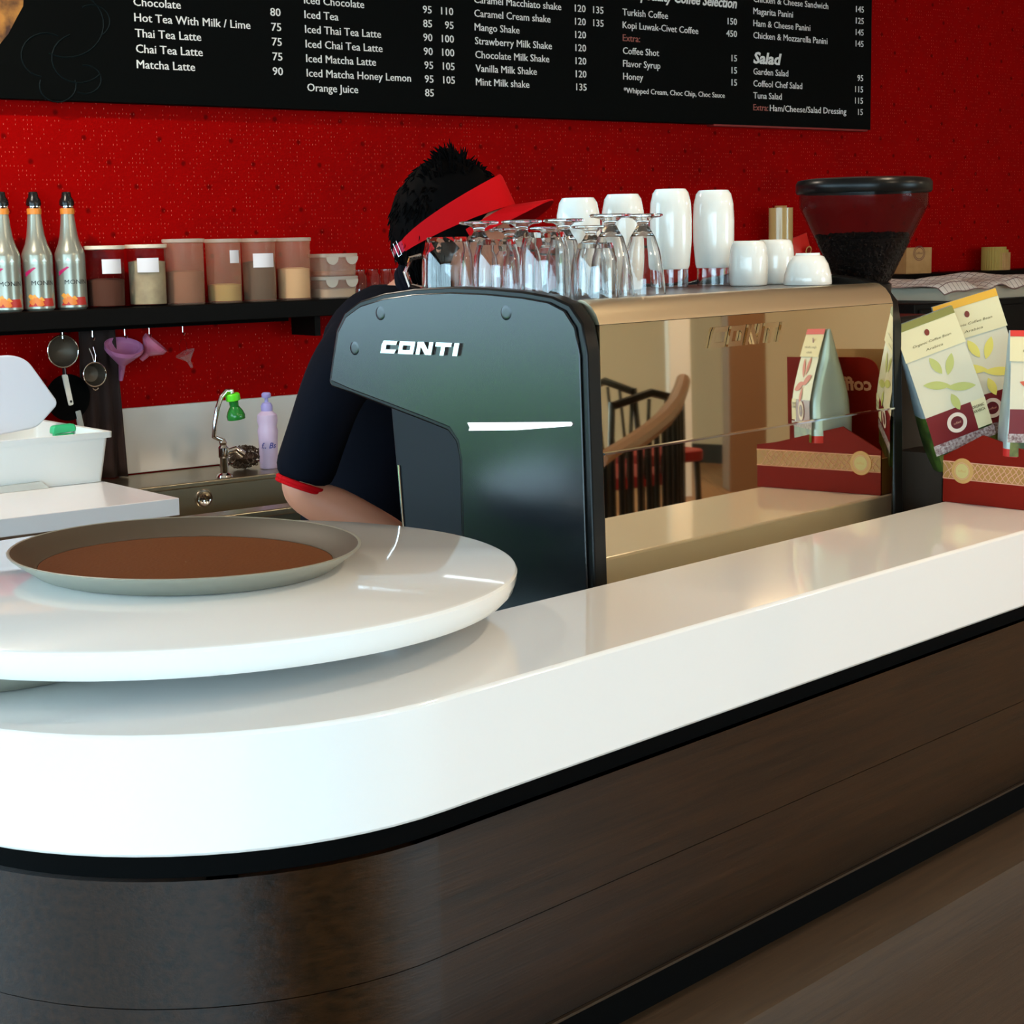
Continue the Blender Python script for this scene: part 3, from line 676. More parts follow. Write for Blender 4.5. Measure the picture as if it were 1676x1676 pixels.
def bottle(x, lab):
    t = thing('syrup_bottle', lab, 'bottle', FB, (x, -.085, SZ), (0, 0, 0), 'silver fruit syrup bottles')
    R = .0415; Ms = mat('silver_shrink', (.36, .37, .31), .28, .55)
    MB().lathe([(.036, 0), (R, .006), (R, .125), (R * 1.01, .128), (R, .133), (R, .150), (.0405, .156), (.037, .165), (.030, .182), (.0245, .204), (.0205, .235), (.0180, .262)], 36).build('body', Ms, t)
    MB().lathe([(.0195, .262), (.0197, .277)], 24).build('neck_band', mat('orange_band', (.75, .25, .03), .4), t)
    MB().lathe([(.0180, .277), (.0190, .279), (.019, .284), (.017, .286)], 24).build('neck_ring', M_chrome, t)
    MB().lathe([(.0205, .286), (.0205, .292), (.0195, .300), (.014, .309), (.012, .322), (.0, .324)], 24).build('pour_cap', mat('cap_black', (.006, .006, .006), .25), t)
    ac = rad(-90 - 52 + 90 - 40)   # toward the camera
    ac = rad(-118)
    lb = MB(); fl_ = MB()
    patch(fl_, R + .0005, [(-.034, .092), (-.034, .105), (-.002, .121), (.0, .117)], 0, ac, 0)
    patch(lb, R + .0004, [(-.030, .012), (-.028, .017), (-.006, .034), (.045, .034), (.050, .012)], 0, ac, 1)
    rr2 = random.Random(2)
    for (cx_, cz_, r_) in ((-.018, .038, .012), (-.004, .030, .012), (-.016, .024, .012), (.004, .022, .013), (-.008, .040, .008), (.010, .032, .009)):
        po = [(cx_ + r_ * cos(2 * pi * k / 7 + rr2.random()), cz_ + r_ * .8 * sin(2 * pi * k / 7 + .3)) for k in range(7)]
        po = sorted(set(po), key=lambda q: math.atan2(q[1] - cz_, q[0] - cx_))
        patch(lb, R + .0007 + .0001 * rr2.random(), po, 0, ac, 2 if rr2.random() < .6 else 3)
    vs, fs = text_geo('MONIN', 0., 0); k = .0125 / CAP
    curved(lb, R + .0008, [(-.017 + v[0] * k * 1.12, .070 + v[1] * k) for v in vs], fs, 0, None, 4, ac)
    for q in (-.03, -.003, .024):
        po = [(q + .008 * cos(rad(a_)), .134 + .009 * sin(rad(a_))) for a_ in range(0, 181, 30)]; patch(lb, R + .0006, po, 0, ac, 5)
    fl_.build('flag', mat('magenta_flag', (.50, .01, .12), .4), t, smooth=60)
    lb.build('label', [mat('magenta_flag', (.50, .01, .12), .4), mat('label_red', (.55, .03, .02), .4), mat('mango', (.80, .22, .03), .4), mat('mango_light', (.85, .36, .05), .4), M_ink, mat('crest', (.5, .5, .45), .3, .6)], t, smooth=60)
    return t
for px, lab in ((8, 'silver syrup bottle with black pour cap, leftmost and cut by the frame'), (61, 'silver syrup bottle with black pour cap, middle of the three'), (115, 'silver syrup bottle with black pour cap, beside the brown-filled canister')):
    bottle(hit_y(FB, px, 430, -.085).x, lab)

def canister(px0, px1, top, bot, lab, mwall, mlid, fill, mfill, y=-.085, sticker=None, lidt=.008):
    xa = hit_y(FB, px0, bot, y).x; xb = hit_y(FB, px1, bot, y).x; x = (xa + xb) / 2; r = (xb - xa) / 2 * .90
    z1 = zt(FB, x, y, top); h = z1 - SZ
    t = thing('canister', lab, 'canister', FB, (x, y, SZ))
    MB().lathe([(r * .90, .0), (r * .93, .003), (r * .96, h - lidt)], 32, cap=False).build('jar', mwall, t)
    if fill: MB().lathe([(r * .88, .006), (r * .90, h * fill), (r * .5, h * fill + .004), (0, h * fill + .002)], 28).build('contents', mfill, t)
    MB().lathe([(r * .93, h - lidt - .004), (r * 1.03, h - lidt - .002), (r * 1.04, h - .001), (r * 1.0, h), (0, h)], 32).build('lid', mlid, t)
    if sticker:
        s0, s1, sz0, sz1 = sticker; st = MB(); patch(st, r * .97, [(s0 * r, sz0 * h), (s1 * r, sz0 * h), (s1 * r, sz1 * h), (s0 * r, sz1 * h)], 0, rad(-118)); st.build('sticker', M_stick, t)
    return t
canister(142, 209, 402, 503, 'clear round canister with cream lid and brown contents beside the bottles', M_clear, M_cream, .45, mat('cocoa', (.10, .03, .015), .9), sticker=(-.1, .95, .55, .78))
canister(210, 277, 400, 501, 'clear round canister with cream lid and beige contents', M_clear, M_cream, .72, mat('beige_powder', (.52, .40, .24), .9, var=(20, (.36, .27, .17))), sticker=(-.45, .65, .55, .78))
canister(271, 338, 391, 497, 'tall canister with peach lid and reddish-brown contents', M_peach, M_frost, .50, mat('pinkbrown', (.26, .12, .065), .9))
canister(339, 398, 391, 495, 'tall canister with peach lid and low yellow-green contents', M_peach, M_frost, .28, mat('olive_powder', (.50, .46, .16), .9), sticker=(.35, 1.0, .62, .82))
canister(398, 454, 390, 491, 'tall canister with peach lid and dark grey contents', M_peach, M_frost, .62, mat('dark_tea', (.045, .045, .03), .9), sticker=(-.35, .95, .54, .76))
canister(454, 510, 389, 489, 'tall canister with peach lid and cream powder contents', M_peach, M_frost, .50, mat('cream_powder', (.82, .74, .45), .9))
def tub(px0, px1, top, bot, z0, lab, fill):
    y = -.085; xa = hit_y(FB, px0, bot, y).x; xb = hit_y(FB, px1, bot, y).x; x = (xa + xb) / 2; w = (xb - xa) * .86; d = .11
    h = zt(FB, x, y, top) - z0
    t = thing('food_tub', lab, 'container', FB, (x, y, z0))
    def rg(k, z): return [(a * k, b * k, z) for a, b in rrect(w, d, .02)]
    MB().loft([rg(.90, 0), rg(.94, h - .012), rg(.92, h - .012), rg(.88, .003)], cap=False).add([(a * .88, b * .88, .002) for a, b in rrect(w, d, .02)], [tuple(range(24))]).build('tub', thin('tub_clear', (.8, .62, .5), .14, .2), t)
    MB().loft([rg(.97, h - .012), rg(1.0, h - .010), rg(1.0, h - .001), rg(.97, h)]).build('lid', M_frost, t)
    MB().loft([rg(.86, .004), rg(.88, h * fill)]).build('contents', mat('white_sugar', (.75, .78, .66), .9) if fill > .3 else mat('pink_bits', (.40, .14, .07), .9), t)
    for sx in (-.27, .27): MB().prism([(sx * w + .022 * cos(rad(a)), h - .010 + .024 * sin(rad(a))) for a in range(180, 361, 20)], -d / 2 - .002, -d / 2 + .0005, 'xz').build('clip', M_frost, t)
    return z0 + h
zz = tub(510, 580, 452, 489, SZ, 'clear rectangular tub of white contents, lower of the stacked pair', .42)
tub(511, 579, 415, 452, zz + .0008, 'clear rectangular tub, upper of the stacked pair', .22)
jp = [(0.019, 0), (.0235, .003), (.024, .062), (.018, .074), (.018, .084), (.0195, .085)]
for i, (px, nm) in enumerate(((589, 'beside the stacked tubs'), (611, 'second from the stacked tubs'), (633, 'third from the stacked tubs'), (650, 'beside the barista\'s collar'))):
    x = hit_y(FB, px, 480, -.085 + (.03 if i % 2 else -.015)).x
    t = thing('glass_jar', 'small clear glass jar %s' % nm, 'jar', FB, (x, -.085 + (.03 if i % 2 else -.015), SZ), group='small glass jars on the shelf')
    MB().lathe(jp + [(a - .0018, b) for a, b in reversed(jp)] + [(0, .002)], 24, cap=False).build('jar', M_glass, t)
# right part of the shelf
def simple_box(name, lab, cat, F, c, s, m, rz=0, bevel=.002, group=None):
    o = MB().box((-s[0] / 2, -s[1] / 2, 0), (s[0] / 2, s[1] / 2, s[2])).build(name, m, None, bevel=bevel, smooth=0)
    o.matrix_world = F @ Matrix.Translation(c) @ Rz(rz); return tag(o, lab, cat, group)
wx = hit_y(FB, 1278, 350, -.085).x
wr = thing('film_roll', 'yellowish roll of film wrap standing behind the red bag', 'film roll', FB, (wx, -.085, SZ))
MB().lathe([(.024, 0), (.046, 0), (.046, .268), (.024, .268), (.024, 0)], 40, cap=False).build('film', mat('yellow_film', (.58, .38, .14), .22, coat=.6), wr, smooth=40)
MB().lathe([(.017, 0), (.023, 0), (.023, .276), (.017, .276), (.017, 0)], 32, cap=False).build('core', M_kraft, wr, smooth=40)
# red bag with a gold medallion
rx = hit_y(FB, 1300, 410, -.09).x
t = thing('coffee_bag', 'small red coffee bag with gold medallion beside the film roll', 'bag', FB, (rx + .045, -.10, SZ), (0, rad(-14), 0))
def bagmesh(w, d, h, n=7, tw=1.0):
    rings = []
    for i in range(n + 1):
        q = i / n; dd = d * (1 - q ** 1.6) + .004; ww = w * (1 + (tw - 1) * q)
        rings.append([(a, b, h * q) for a, b in rrect(ww, dd, min(dd * .45, .02), 3)])
    return rings
M_redbag = mat('red_foil', (.70, .012, .008), .3)
MB().loft(bagmesh(.105, .06, .165)).build('pouch', M_redbag, t)
T = Matrix.Translation((.018, -.029, .105)) @ Matrix.Rotation(rad(90 + 12), 4, 'X')
MB().lathe([(.0, .001), (.017, .001), (.017, 0)], 24, T).build('medallion', M_gold, t); MB().lathe([(.0, .0016), (.012, .0016), (.012, 0)], 24, T).build('medallion_centre', M_box, t)
t = thing('black_cap_jar', 'black rounded jar between the film roll and the red bag', 'jar', FB, (hit_y(FB, 1283, 400, -.13).x, -.155, SZ))
MB().lathe([(.016, 0), (.018, .01), (.018, .10), (.015, .115), (.0, .122)], 28).build('jar', M_rim, t)
# small kraft box with dark ring print
kx = hit_y(FB, 1499, 420, -.085).x
kb = thing('kraft_box', 'small kraft carton with dark round print behind the bean hopper', 'box', FB, (kx - .02, -.085, SZ), (0, 0, rad(-12)))
MB().box((-.065, -.04, 0), (.065, .04, .105)).build('carton', M_kraft, kb, bevel=.001)
mb = MB(); TT = Matrix.Translation((0, -.0405, .082)) @ Matrix.Rotation(rad(90), 4, 'X')
for r_ in (.030, .024): mb.lathe([(r_ - .0025, .0), (r_, .0)], 30, TT, cap=False)
text(mb, 'coffeol', 0, .078, .010, None, 'C', y=-.0406); mb.build('print', mat('print_brown', (.10, .02, .01), .5), kb, smooth=0)
# corrugated cup sleeves
cx5 = hit_y(FB, 1626, 440, -.085).x
t = thing('cup_sleeve_stack', 'stack of yellow corrugated paper cup sleeves on the shelf', 'cup sleeves', FB, (cx5, -.085, SZ))
for k in range(3):
    n = 60; r0 = .050 + .004 * k; vs = []
    for j in range(n):
        a_ = 2 * pi * j / n; rr_ = r0 + (.0018 if j % 2 else 0)
        vs.append((rr_ * cos(a_) + .008 * k, rr_ * sin(a_)))
    MB().prism(vs, 0, .098 - .012 * k + .0).build('sleeve', mat('sleeve_yellow', (.42, .27, .055), .7) if k < 2 else M_kraft, t, smooth=0)

# dark cabinet with the towel-covered tray, right
CBX = 2.55
cb = thing('dark_cabinet', 'tall black cabinet beneath the shelf at the right', 'cabinet', FB, (0, 0, 0))
MB().box((CBX, -.62, .0), (5.2, -.19, 1.30)).build('carcass', mat('cab_black', (.003, .0025, .002), .5, spec=.15), cb, bevel=.004)
for k in range(3): MB().box((CBX + .02 + k * .88, -.635, .1), (CBX + .88 + k * .88, -.621, 1.28)).build('door', mat('cab_door', (.004, .003, .0025), .5, spec=.15), cb, bevel=.003)
tx = hit_y(FB, 1560, 492, -.42); tb = hit_y(FB, 1494, 492, -.45).x
ty = thing('cloth_covered_tray', 'white plastic tray under a checked towel on the black cabinet', 'tray', FB, (tb, -.42, 1.302))
def rgt(w, d, z, cx): return [(a + cx, b, z) for a, b in rrect(w, d, .02)]
MB().loft([rgt(.62, .30, 0, .36), rgt(.66, .34, .045, .36), rgt(.66, .34, .048, .36), rgt(.61, .29, .004, .36)]).build('tray', mat('tray_cream', (.62, .52, .38), .5), ty)
def towel_mat():
    m = bpy.data.materials.new('checked_towel'); m.use_nodes = True; N = m.node_tree.nodes; L = m.node_tree.links; b = N['Principled BSDF']
    tc = N.new('ShaderNodeTexCoord'); s = N.new('ShaderNodeSeparateXYZ'); L.new(tc.outputs['UV'], s.inputs[0])
    def mm(op, a, v):
        n = N.new('ShaderNodeMath'); n.operation = op; L.new(a, n.inputs[0])
        if isinstance(v, (int, float)): n.inputs[1].default_value = v
        else: L.new(v, n.inputs[1])
        return n.outputs[0]
    a = mm('LESS_THAN', mm('FRACT', mm('MULTIPLY', s.outputs[0], 34), 0), .10); c = mm('LESS_THAN', mm('FRACT', mm('MULTIPLY', s.outputs[1], 14), 0), .10)
    g = mm('MAXIMUM', a, c); mx = N.new('ShaderNodeMix'); mx.data_type = 'RGBA'; L.new(g, mx.inputs[0]); mx.inputs[6].default_value = (.82, .72, .64, 1); mx.inputs[7].default_value = (.24, .14, .12, 1)
    L.new(mx.outputs[2], b.inputs['Base Color']); b.inputs['Roughness'].default_value = .9
    return m
nx, ny = 60, 26; tw = MB(); rt = random.Random(11); ph = [rt.uniform(0, 6) for _ in range(6)]
for j in range(ny + 1):
    for i in range(nx + 1):
        u_, v_ = i / nx, j / ny; x = -.03 + u_ * .86; y = -.20 + v_ * .40
        z = .053 + .010 * sin(u_ * 19 + ph[0]) * sin(v_ * 6 + ph[1]) + .006 * sin(u_ * 37 + v_ * 9 + ph[2]) + .026 * math.exp(-((u_ - .14) / .09) ** 2) + .03 * math.exp(-((u_ - .62) / .2) ** 2)
        fr = max(0, -.165 - y) / .035; z -= .024 * fr * (1 + .7 * sin(u_ * 14)); 
        if u_ > .58: z -= .03 * max(0, -.10 - y) / .1 * (u_ - .58) * 4
        tw.v.append((x, y, max(z, .012)))
for j in range(ny):
    for i in range(nx): k = j * (nx + 1) + i; tw.f.append((k, k + 1, k + nx + 2, k + nx + 1)); tw.mi.append(0)
to = tw.build('checked_towel', towel_mat(), None, smooth=80)
uvl = to.data.uv_layers.new(name='uv')
for lp in to.data.loops: uvl.data[lp.index].uv = ((lp.vertex_index % (nx + 1)) / nx, (lp.vertex_index // (nx + 1)) / ny)
so = to.modifiers.new('solid', 'SOLIDIFY'); so.thickness = .003
to.matrix_world = ty.matrix_world.copy(); tag(to, 'pale checked towel draped over the tray on the black cabinet', 'towel')

# ============================================================ HANGING UTENSILS
HY = -.10
def hang(name, lab, cat, px, py):
    q = hit_y(FB, px, py, HY); return thing(name, lab, cat, FB, (q.x, HY, q.z)), q
hk = thing('hook_rail', 'dark rail of hooks under the shelf', 'rail', FB, (-.62, HY, SZ - .0505))
MB().box((-.15, -.004, -.012), (.85, .004, 0)).build('rail', M_black, hk, smooth=0)
hooksx = []
def hookpart(px, zlen=.03):
    x = hit_y(FB, px, 560, HY).x + .62
    MB().tube([(x, 0, -.012), (x, 0, -zlen), (x, -.008, -zlen - .008), (x, -.016, -zlen)], .0015, 6).build('hook', M_chrome, hk)
for px in (103, 152, 205, 245, 300): hookpart(px)
def strainer(px, py, r, lab, wire, handle):
    t, q = hang('strainer', lab, 'strainer', px, py)
    Rm = Matrix.Rotation(rad(90), 4, 'X')
    mb = MB(); pts = [(r * cos(2 * pi * k / 32), 0, r * sin(2 * pi * k / 32)) for k in range(33)]
    mb.tube(pts, .0022, 8); mb.build('hoop', M_chrome, t)
    MB().lathe([(r, 0), (r * .92, .012), (r * .65, .026), (.0, .034)], 28, Matrix.Rotation(rad(-90), 4, 'X'), cap=False).build('mesh_bowl', mat('wire_mesh', (.10, .08, .06), .5, .6), t)
    if handle[0] == 'down':
        MB().tube([(.003, 0, -r), (.004, 0, -r - .025)], .002, 6).build('wire', M_chrome, t)
        a = MB().prism(rounded([(-.007, -r - .02), (.008, -r - .02), (.021, -r - .105), (.008, -r - .108)], .004), -.003, .003, 'xz').build('handle', mat('handle_white', (.72, .72, .66), .4), t)
        MB().lathe([(.0035, -.0036), (.0035, .0036)], 12, Matrix.Translation((.0135, 0, -r - .096)) @ Rm).build('hang_hole', M_ink, a)
    else:
        MB().tube([(-.012, 0, .075), (-.004, 0, r + .02), (0, 0, r)], [.0016] * 3, 6).build('wire', M_chrome, t)
        MB().tube([(.0, 0, .078), (.006, 0, r + .02), (.003, 0, r)], [.0016] * 3, 6).build('wire', M_chrome, t)
        MB().tube([(.008 * cos(rad(a)), 0, -r - .004 + .006 * sin(rad(a))) for a in range(180, 361, 30)], .0016, 6).build('rest_loop', M_chrome, t)
strainer(103, 575, .045, 'larger dark mesh strainer hanging with white handle down', 0, ('down',))
strainer(155, 613, .034, 'smaller mesh strainer hanging handle up beside the white-handled one', 0, ('up',))
# dark round pan and dark cloth beneath
q = hit_y(FB, 108, 650, -.05); t = thing('frying_pan', 'black round pan lid hanging behind the strainers', 'pan', FB, (q.x, -.05, q.z))
MB().lathe([(0, 0), (.055, .0), (.064, .012), (.066, .014), (.0, .010)], 32, Matrix.Rotation(rad(90), 4, 'X')).build('pan', M_black, t); MB().tube([(0, 0, .064), (0, 0, .17), (0, 0, .24)], .006, 8).build('handle', M_rim, t)
q = hit_y(FB, 165, 600, -.06)
ap = MB(); n = 24
for j in range(13):
    for i in range(n + 1):
        u_ = i / n; w_ = .055 + .012 * (j / 12); ap.v.append((q.x - w_ + 2 * w_ * u_, -.045 + .010 * sin(u_ * 17) * (.4 + j / 14), SZ - .06 - .43 * j / 12))
for j in range(12):
    for i in range(n): k = j * (n + 1) + i; ap.f.append((k, k + 1, k + n + 2, k + n + 1)); ap.mi.append(0)
o = ap.build('dark_cloth', mat('brown_cloth', (.022, .010, .008), .9), None, smooth=80, M=FB); s_ = o.modifiers.new('s', 'SOLIDIFY'); s_.thickness = .004; tag(o, 'dark brown cloth hanging beside the splashback', 'cloth')
q = hit_y(FB, 133, 700, -.06); o = MB().box((-.008, -.006, -.0), (.008, .006, .05)).build('scraper', mat('pale_handle', (.5, .52, .48), .5), None, bevel=.002, smooth=0); o.matrix_world = FB @ Matrix.Translation(q) @ Euler((0, rad(-10), 0)).to_matrix().to_4x4(); tag(o, 'pale scraper handle standing behind the white bin', 'scraper')
def funnel(px, py, r, h1, h2, rot, lab, m):
    q = hit_y(FB, px, py, HY); t = thing('funnel', lab, 'funnel', FB, (q.x, HY, q.z), rot)
    p_ = [(r, 0), (r * .98, -.012), (r * .93, -.016), (.013, -h1), (.0105, -h1 - .002), (.006, -h1 - h2)]
    MB().lathe(p_ + [(a - .0015, b) for a, b in reversed(p_)], 36, cap=False).build('cone', m, t, smooth=50)
M_fun = mat('lilac_plastic', (.52, .17, .34), .35, trans=.25, ior=1.3)
funnel(203, 566, .056, .058, .052, (rad(24), rad(-3), 0), 'larger lilac funnel hanging upright under the shelf', M_fun)
funnel(256, 560, .040, .042, .026, (rad(20), rad(38), 0), 'smaller pink funnel hanging tilted beside the lilac one', mat('pink_plastic', (.62, .16, .26), .35, trans=.2, ior=1.3))
t, q = hang('clear_funnel', 'small clear plastic funnel hanging past the pink one', 'funnel', 300, 572)
MB().lathe([(.030, -.012), (.028, -.014), (.006, -.038), (.004, -.06)], 24, Matrix.Rotation(rad(-25), 4, 'Y'), cap=False).build('cone', thin('dim_clear', (.75, .5, .5), .12), t)
MB().tube([(.012 * cos(rad(a)), 0, .008 + .022 * sin(rad(a))) for a in range(0, 361, 24)], .0014, 6).build('ring', M_clear, t)

# ============================================================ BACK COUNTER, SINK, SPLASHBACK
sb = MB().box((-.31, -.014, .903), (1.9, -.001, 1.096)).build('splashback', mat('splash_white', (.66, .64, .60), .3), None, bevel=.002, smooth=0, M=FB); tag(sb, 'white splashback panel on the red wall behind the sink', 'splashback')
sk = thing('sink_counter', 'stainless steel sink unit in front of the white splashback', 'sink', FB, (0, 0, 0))
ss = MB()
ss.box((-.60, -.30, .885), (1.9, -.016, .90)); ss.box((-.60, -.92, .885), (1.9, -.85, .902)); ss.box((-.60, -.85, .885), (-.56, -.30, .90)); ss.box((.75, -.85, .885), (1.9, -.30, .90))
ss.build('deck', M_inox, sk, bevel=.003)
bs = MB(); bs.box((-.56, -.302, .72), (.75, -.295, .885)); bs.box((-.56, -.857, .72), (.75, -.85, .885)); bs.box((-.567, -.857, .72), (-.56, -.295, .885)); bs.box((.75, -.857, .72), (.757, -.295, .885)); bs.box((-.567, -.857, .713), (.757, -.295, .72))
bs.build('basin', M_inox, sk, smooth=0)
q = hit_y(FB, 334, 816, -.305)
TT = Matrix.Translation((q.x, -.303, q.z)) @ Matrix.Rotation(rad(90), 4, 'X')
ov = MB().lathe([(0, .002), (.014, .002), (.020, .006), (.025, .0055), (.028, .001), (.028, 0)], 32, TT).build('overflow', M_chrome, sk)
hl = MB()
for k in range(7):
    a_ = k * pi / 3; r_ = 0 if k == 6 else .0085
    hl.lathe([(0, .0025), (.0024, .0025)], 8, TT @ Matrix.Translation((r_ * cos(a_), r_ * sin(a_), 0)), cap=False)
hl.build('overflow_holes', M_ink, ov, smooth=0)
MB().box((-.60, -.90, 0), (1.9, -.02, .712)).build('cabinet', mat('sink_cab', (.10, .06, .035), .6), sk, smooth=0)
# tap
q = hit_z(FB, 367, 785, .90); fx, fy = q.x, max(q.y, -.27) if q.y > -.295 else -.27
fx = hit_y(FB, 367, 770, fy).x
tp = thing('sink_tap', 'chrome gooseneck tap with green nozzle on the sink deck', 'tap', FB, (fx, fy, .901))
MB().lathe([(.024, 0), (.022, .006), (.012, .012), (.012, .055), (.016, .06), (.016, .085), (.010, .092), (.012, .10), (.006, .112)], 24).build('body', M_chrome, tp)
MB().tube([(.008, 0, .07), (.035, -.01, .078), (.055, -.015, .06)], [.009, .010, .013], 12).build('valve', M_chrome, tp)
sc = 1 / 545
neck = [(367, 695), (361, 690), (356, 672), (353, 655)]
def TP(px, py): k = hit_y(FB, px, py, fy); return (k.x - fx, 0, k.z - .901)
MB().tube([(0, 0, .105), TP(350, 715), TP(352, 690), TP(356, 668), TP(362, 650), TP(370, 640), TP(378, 640)], .007, 12).build('gooseneck', M_chrome, tp)
e0 = V(TP(380, 644)); e1 = V(TP(387, 686)); dn = (e1 - e0); L_ = dn.length; TN = Matrix.Translation(e0) @ dn.to_track_quat('Z', 'Y').to_matrix().to_4x4()
M_g1 = mat('bright_green', (.12, .75, .02), .35); M_g2 = mat('clear_green', (.03, .30, .05), .15, trans=.4)
MB().lathe([(.006, -.012), (.008, -.002), (.0, 0)], 16, TN).build('nozzle_tip', M_chrome, tp)
MB().lathe([(.018, 0), (.021, .004), (.021, .020), (.017, .022)], 24, TN).build('nozzle_collar', M_g1, tp)
MB().lathe([(.014, .020), (.013, L_ * .5), (.022, L_ * .68), (.027, L_ * .85), (.026, L_), (.0, L_)], 24, TN).build('nozzle', M_g2, tp)
# scourer of curled steel wool
q = hit_z(FB, 400, 784, .905); wy = -.15; wxx = hit_y(FB, 401, 770, wy).x
mb = MB(); rw = random.Random(4)
for k in range(150):
    a_ = rw.uniform(0, 2 * pi); b_ = rw.uniform(-pi / 2, pi / 2); c = V((.062 * cos(a_) * cos(b_), .032 * sin(a_) * cos(b_), .030 + .026 * sin(b_)))
    ax = V((rw.uniform(-1, 1), rw.uniform(-1, 1), rw.uniform(-1, 1))).normalized(); bx = ax.orthogonal().normalized(); by = ax.cross(bx); r_ = rw.uniform(.006, .012)
    mb.tube([c + bx * r_ * cos(j * 1.05) + by * r_ * sin(j * 1.05) for j in range(6)], .0013, 4)
mb.lathe([(0, -.022), (.03, -.012), (.045, 0), (.03, .014), (0, .02)], 16, Matrix.Translation((0, 0, .028)) @ Matrix.Diagonal((1.1, .6, 1, 1)))
o = mb.build('scourer', mat('steel_wool', (.075, .05, .035), .45, .5), None, smooth=60); o.matrix_world = FB @ Matrix.Translation((wxx, wy, .9065)); tag(o, 'brown curly steel wool scourer on the sink deck', 'scourer')
# pump soap bottle
sy = -.19; sx_ = hit_y(FB, 441, 770, sy).x
so_ = thing('soap_bottle', 'lilac pump soap bottle behind the sink', 'soap bottle', FB, (sx_, sy, .901)); M_lil = mat('lilac_soap', (.62, .50, .72), .3); M_lil2 = mat('lilac_pump', (.36, .33, .70), .35)
MB().lathe([(.026, 0), (.028, .004), (.028, .055), (.029, .095), (.031, .112), (.027, .125), (.031, .143), (.029, .160), (.018, .170), (.016, .172)], 32).build('bottle', M_lil, so_)
MB().lathe([(.017, .171), (.0175, .186), (.013, .195), (.006, .197), (.005, .21)], 24).build('collar', M_lil2, so_)
MB().lathe([(.012, .210), (.014, .214), (.014, .222), (.010, .226), (0, .227)], 20).build('pump_head', M_lil2, so_)
lb = MB(); vs, fs = text_geo('f.. Bs', .01, .3); k = .017 / CAP
curved(lb, .0295, [(-.024 + v[0] * k, .062 + v[1] * k) for v in vs], fs, 0, None, 0, rad(-118)); lb.build('print', mat('print_blue', (.04, .05, .30), .5), so_, smooth=0)

# left counter slab with bin
lc = thing('side_counter', 'white slab side counter left of the sink', 'counter', FB, (0, 0, 0))
MB().box((-2.2, -.989, .928), (-.615, -.002, .970)).build('slab', mat('slab_side', (.74, .73, .74), .15), lc, bevel=.002)
MB().box((-2.2, -.95, 0), (-.66, -.05, .927)).build('cabinet', mat('side_cab', (.16, .09, .05), .6), lc, smooth=0)
BZ = .9705
bn = thing('white_bin', 'open white plastic bin with notch handle on the side counter', 'bin', FB, (-.604, -.593, BZ))
W0, D0, H0 = .62, .44, .128
def rb(gx, z, r=.012): return [(a - W0 / 2, b + D0 / 2, z) for a, b in rrect(W0 + gx, D0 + gx, r, 3)]
bb = MB().loft([rb(-.03, 0), rb(0, H0 - .016), rb(.018, H0 - .015), rb(.02, H0), rb(-.010, H0), rb(-.016, H0 - .02), rb(-.040, .006)], cap=False)
bb.add([p for p in rb(-.040, .006)], [tuple(range(16))]); bb.add([p for p in rb(-.03, 0.0)], [tuple(reversed(range(16)))])
bo = bb.build('tub', M_binw, bn)
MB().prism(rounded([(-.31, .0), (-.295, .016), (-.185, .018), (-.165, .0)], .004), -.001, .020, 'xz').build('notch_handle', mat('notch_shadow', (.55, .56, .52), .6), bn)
q = hit_y(FB, 103, 706, -.40); o = MB().prism(rounded([(-.034, 0), (-.030, .022), (.030, .024), (.034, .004)], .008), -.012, .012, 'xz').build('green_handle', mat('green_plastic', (.02, .42, .16), .35), None, bevel=.003)
o.matrix_world = FB @ Matrix.Translation((q.x, -.40, BZ + .112)); 
MB().prism([(-.02, -.104), (.02, -.104), (.026, 0), (-.026, 0)], -.008, .008, 'xz').build('scoop_body', mat('green_plastic', (.02, .42, .16), .35), o); tag(o, 'green plastic scoop handle inside the white bin', 'scoop')
# cloudy lid leaning in the bin
P1 = [hit_y(FB, x, y, -.33) for x, y in ((-120, 590), (22, 581), (45, 590), (92, 655), (92, 664), (60, 700), (-120, 735))]
pl2 = [(p.x, p.z) for p in P1]
o = MB().prism(rounded(pl2, [.0, .02, .02, .01, .01, .02, 0]), -.335, -.318, 'xz').build('storage_lid', M_lidw, None, bevel=.004, M=FB); tag(o, 'cloudy white plastic lid leaning up in the white bin', 'lid')

# ============================================================ DISPLAY CARTON AND COFFEE BAGS
BX = .485
ct = thing('display_carton', 'maroon display carton with gold lattice band standing on the bar ledge', 'display box', FA, (BX, 0, ZT + .0005), (0, 0, rad(-4)))
# local: x along bar away from the viewer, y 0 .. -.34 toward the customers
M_in = mat('carton_inside', (.42, .22, .075), .7)
MB().box((0, -.25, 0), (.004, 0, .078)).build('front_wall', M_box, ct, smooth=0)
fw = MB().prism([(0, .078), (-.075, .118), (-.21, .084), (-.25, .078)], 0, .004, 'yz').build('front_flap', M_box, ct, smooth=0)
MB().box((.004, -.004, 0), (.26, 0, .064)).build('side_wall', M_in, ct, smooth=0)
MB().prism([(.15, .064), (.165, .235), (.26, .235), (.26, .064)], -.004, 0, 'xz').build('side_wing', M_in, ct, smooth=0)
MB().prism(rounded([(-.06, 0), (-.25, 0), (-.25, .235), (-.06, .235)], [0, 0, 0, .04], 8), .118, .122, 'yz').build('divider', M_box, ct, smooth=0)
MB().prism(rounded([(0, 0), (-.25, 0), (-.25, .245), (0, .245)], [0, 0, 0, .03], 8), .205, .209, 'yz').build('back_wall', M_in, ct, smooth=0)
MB().box((.004, -.25, 0), (.26, -.004, .004)).build('base', M_box, ct, smooth=0)
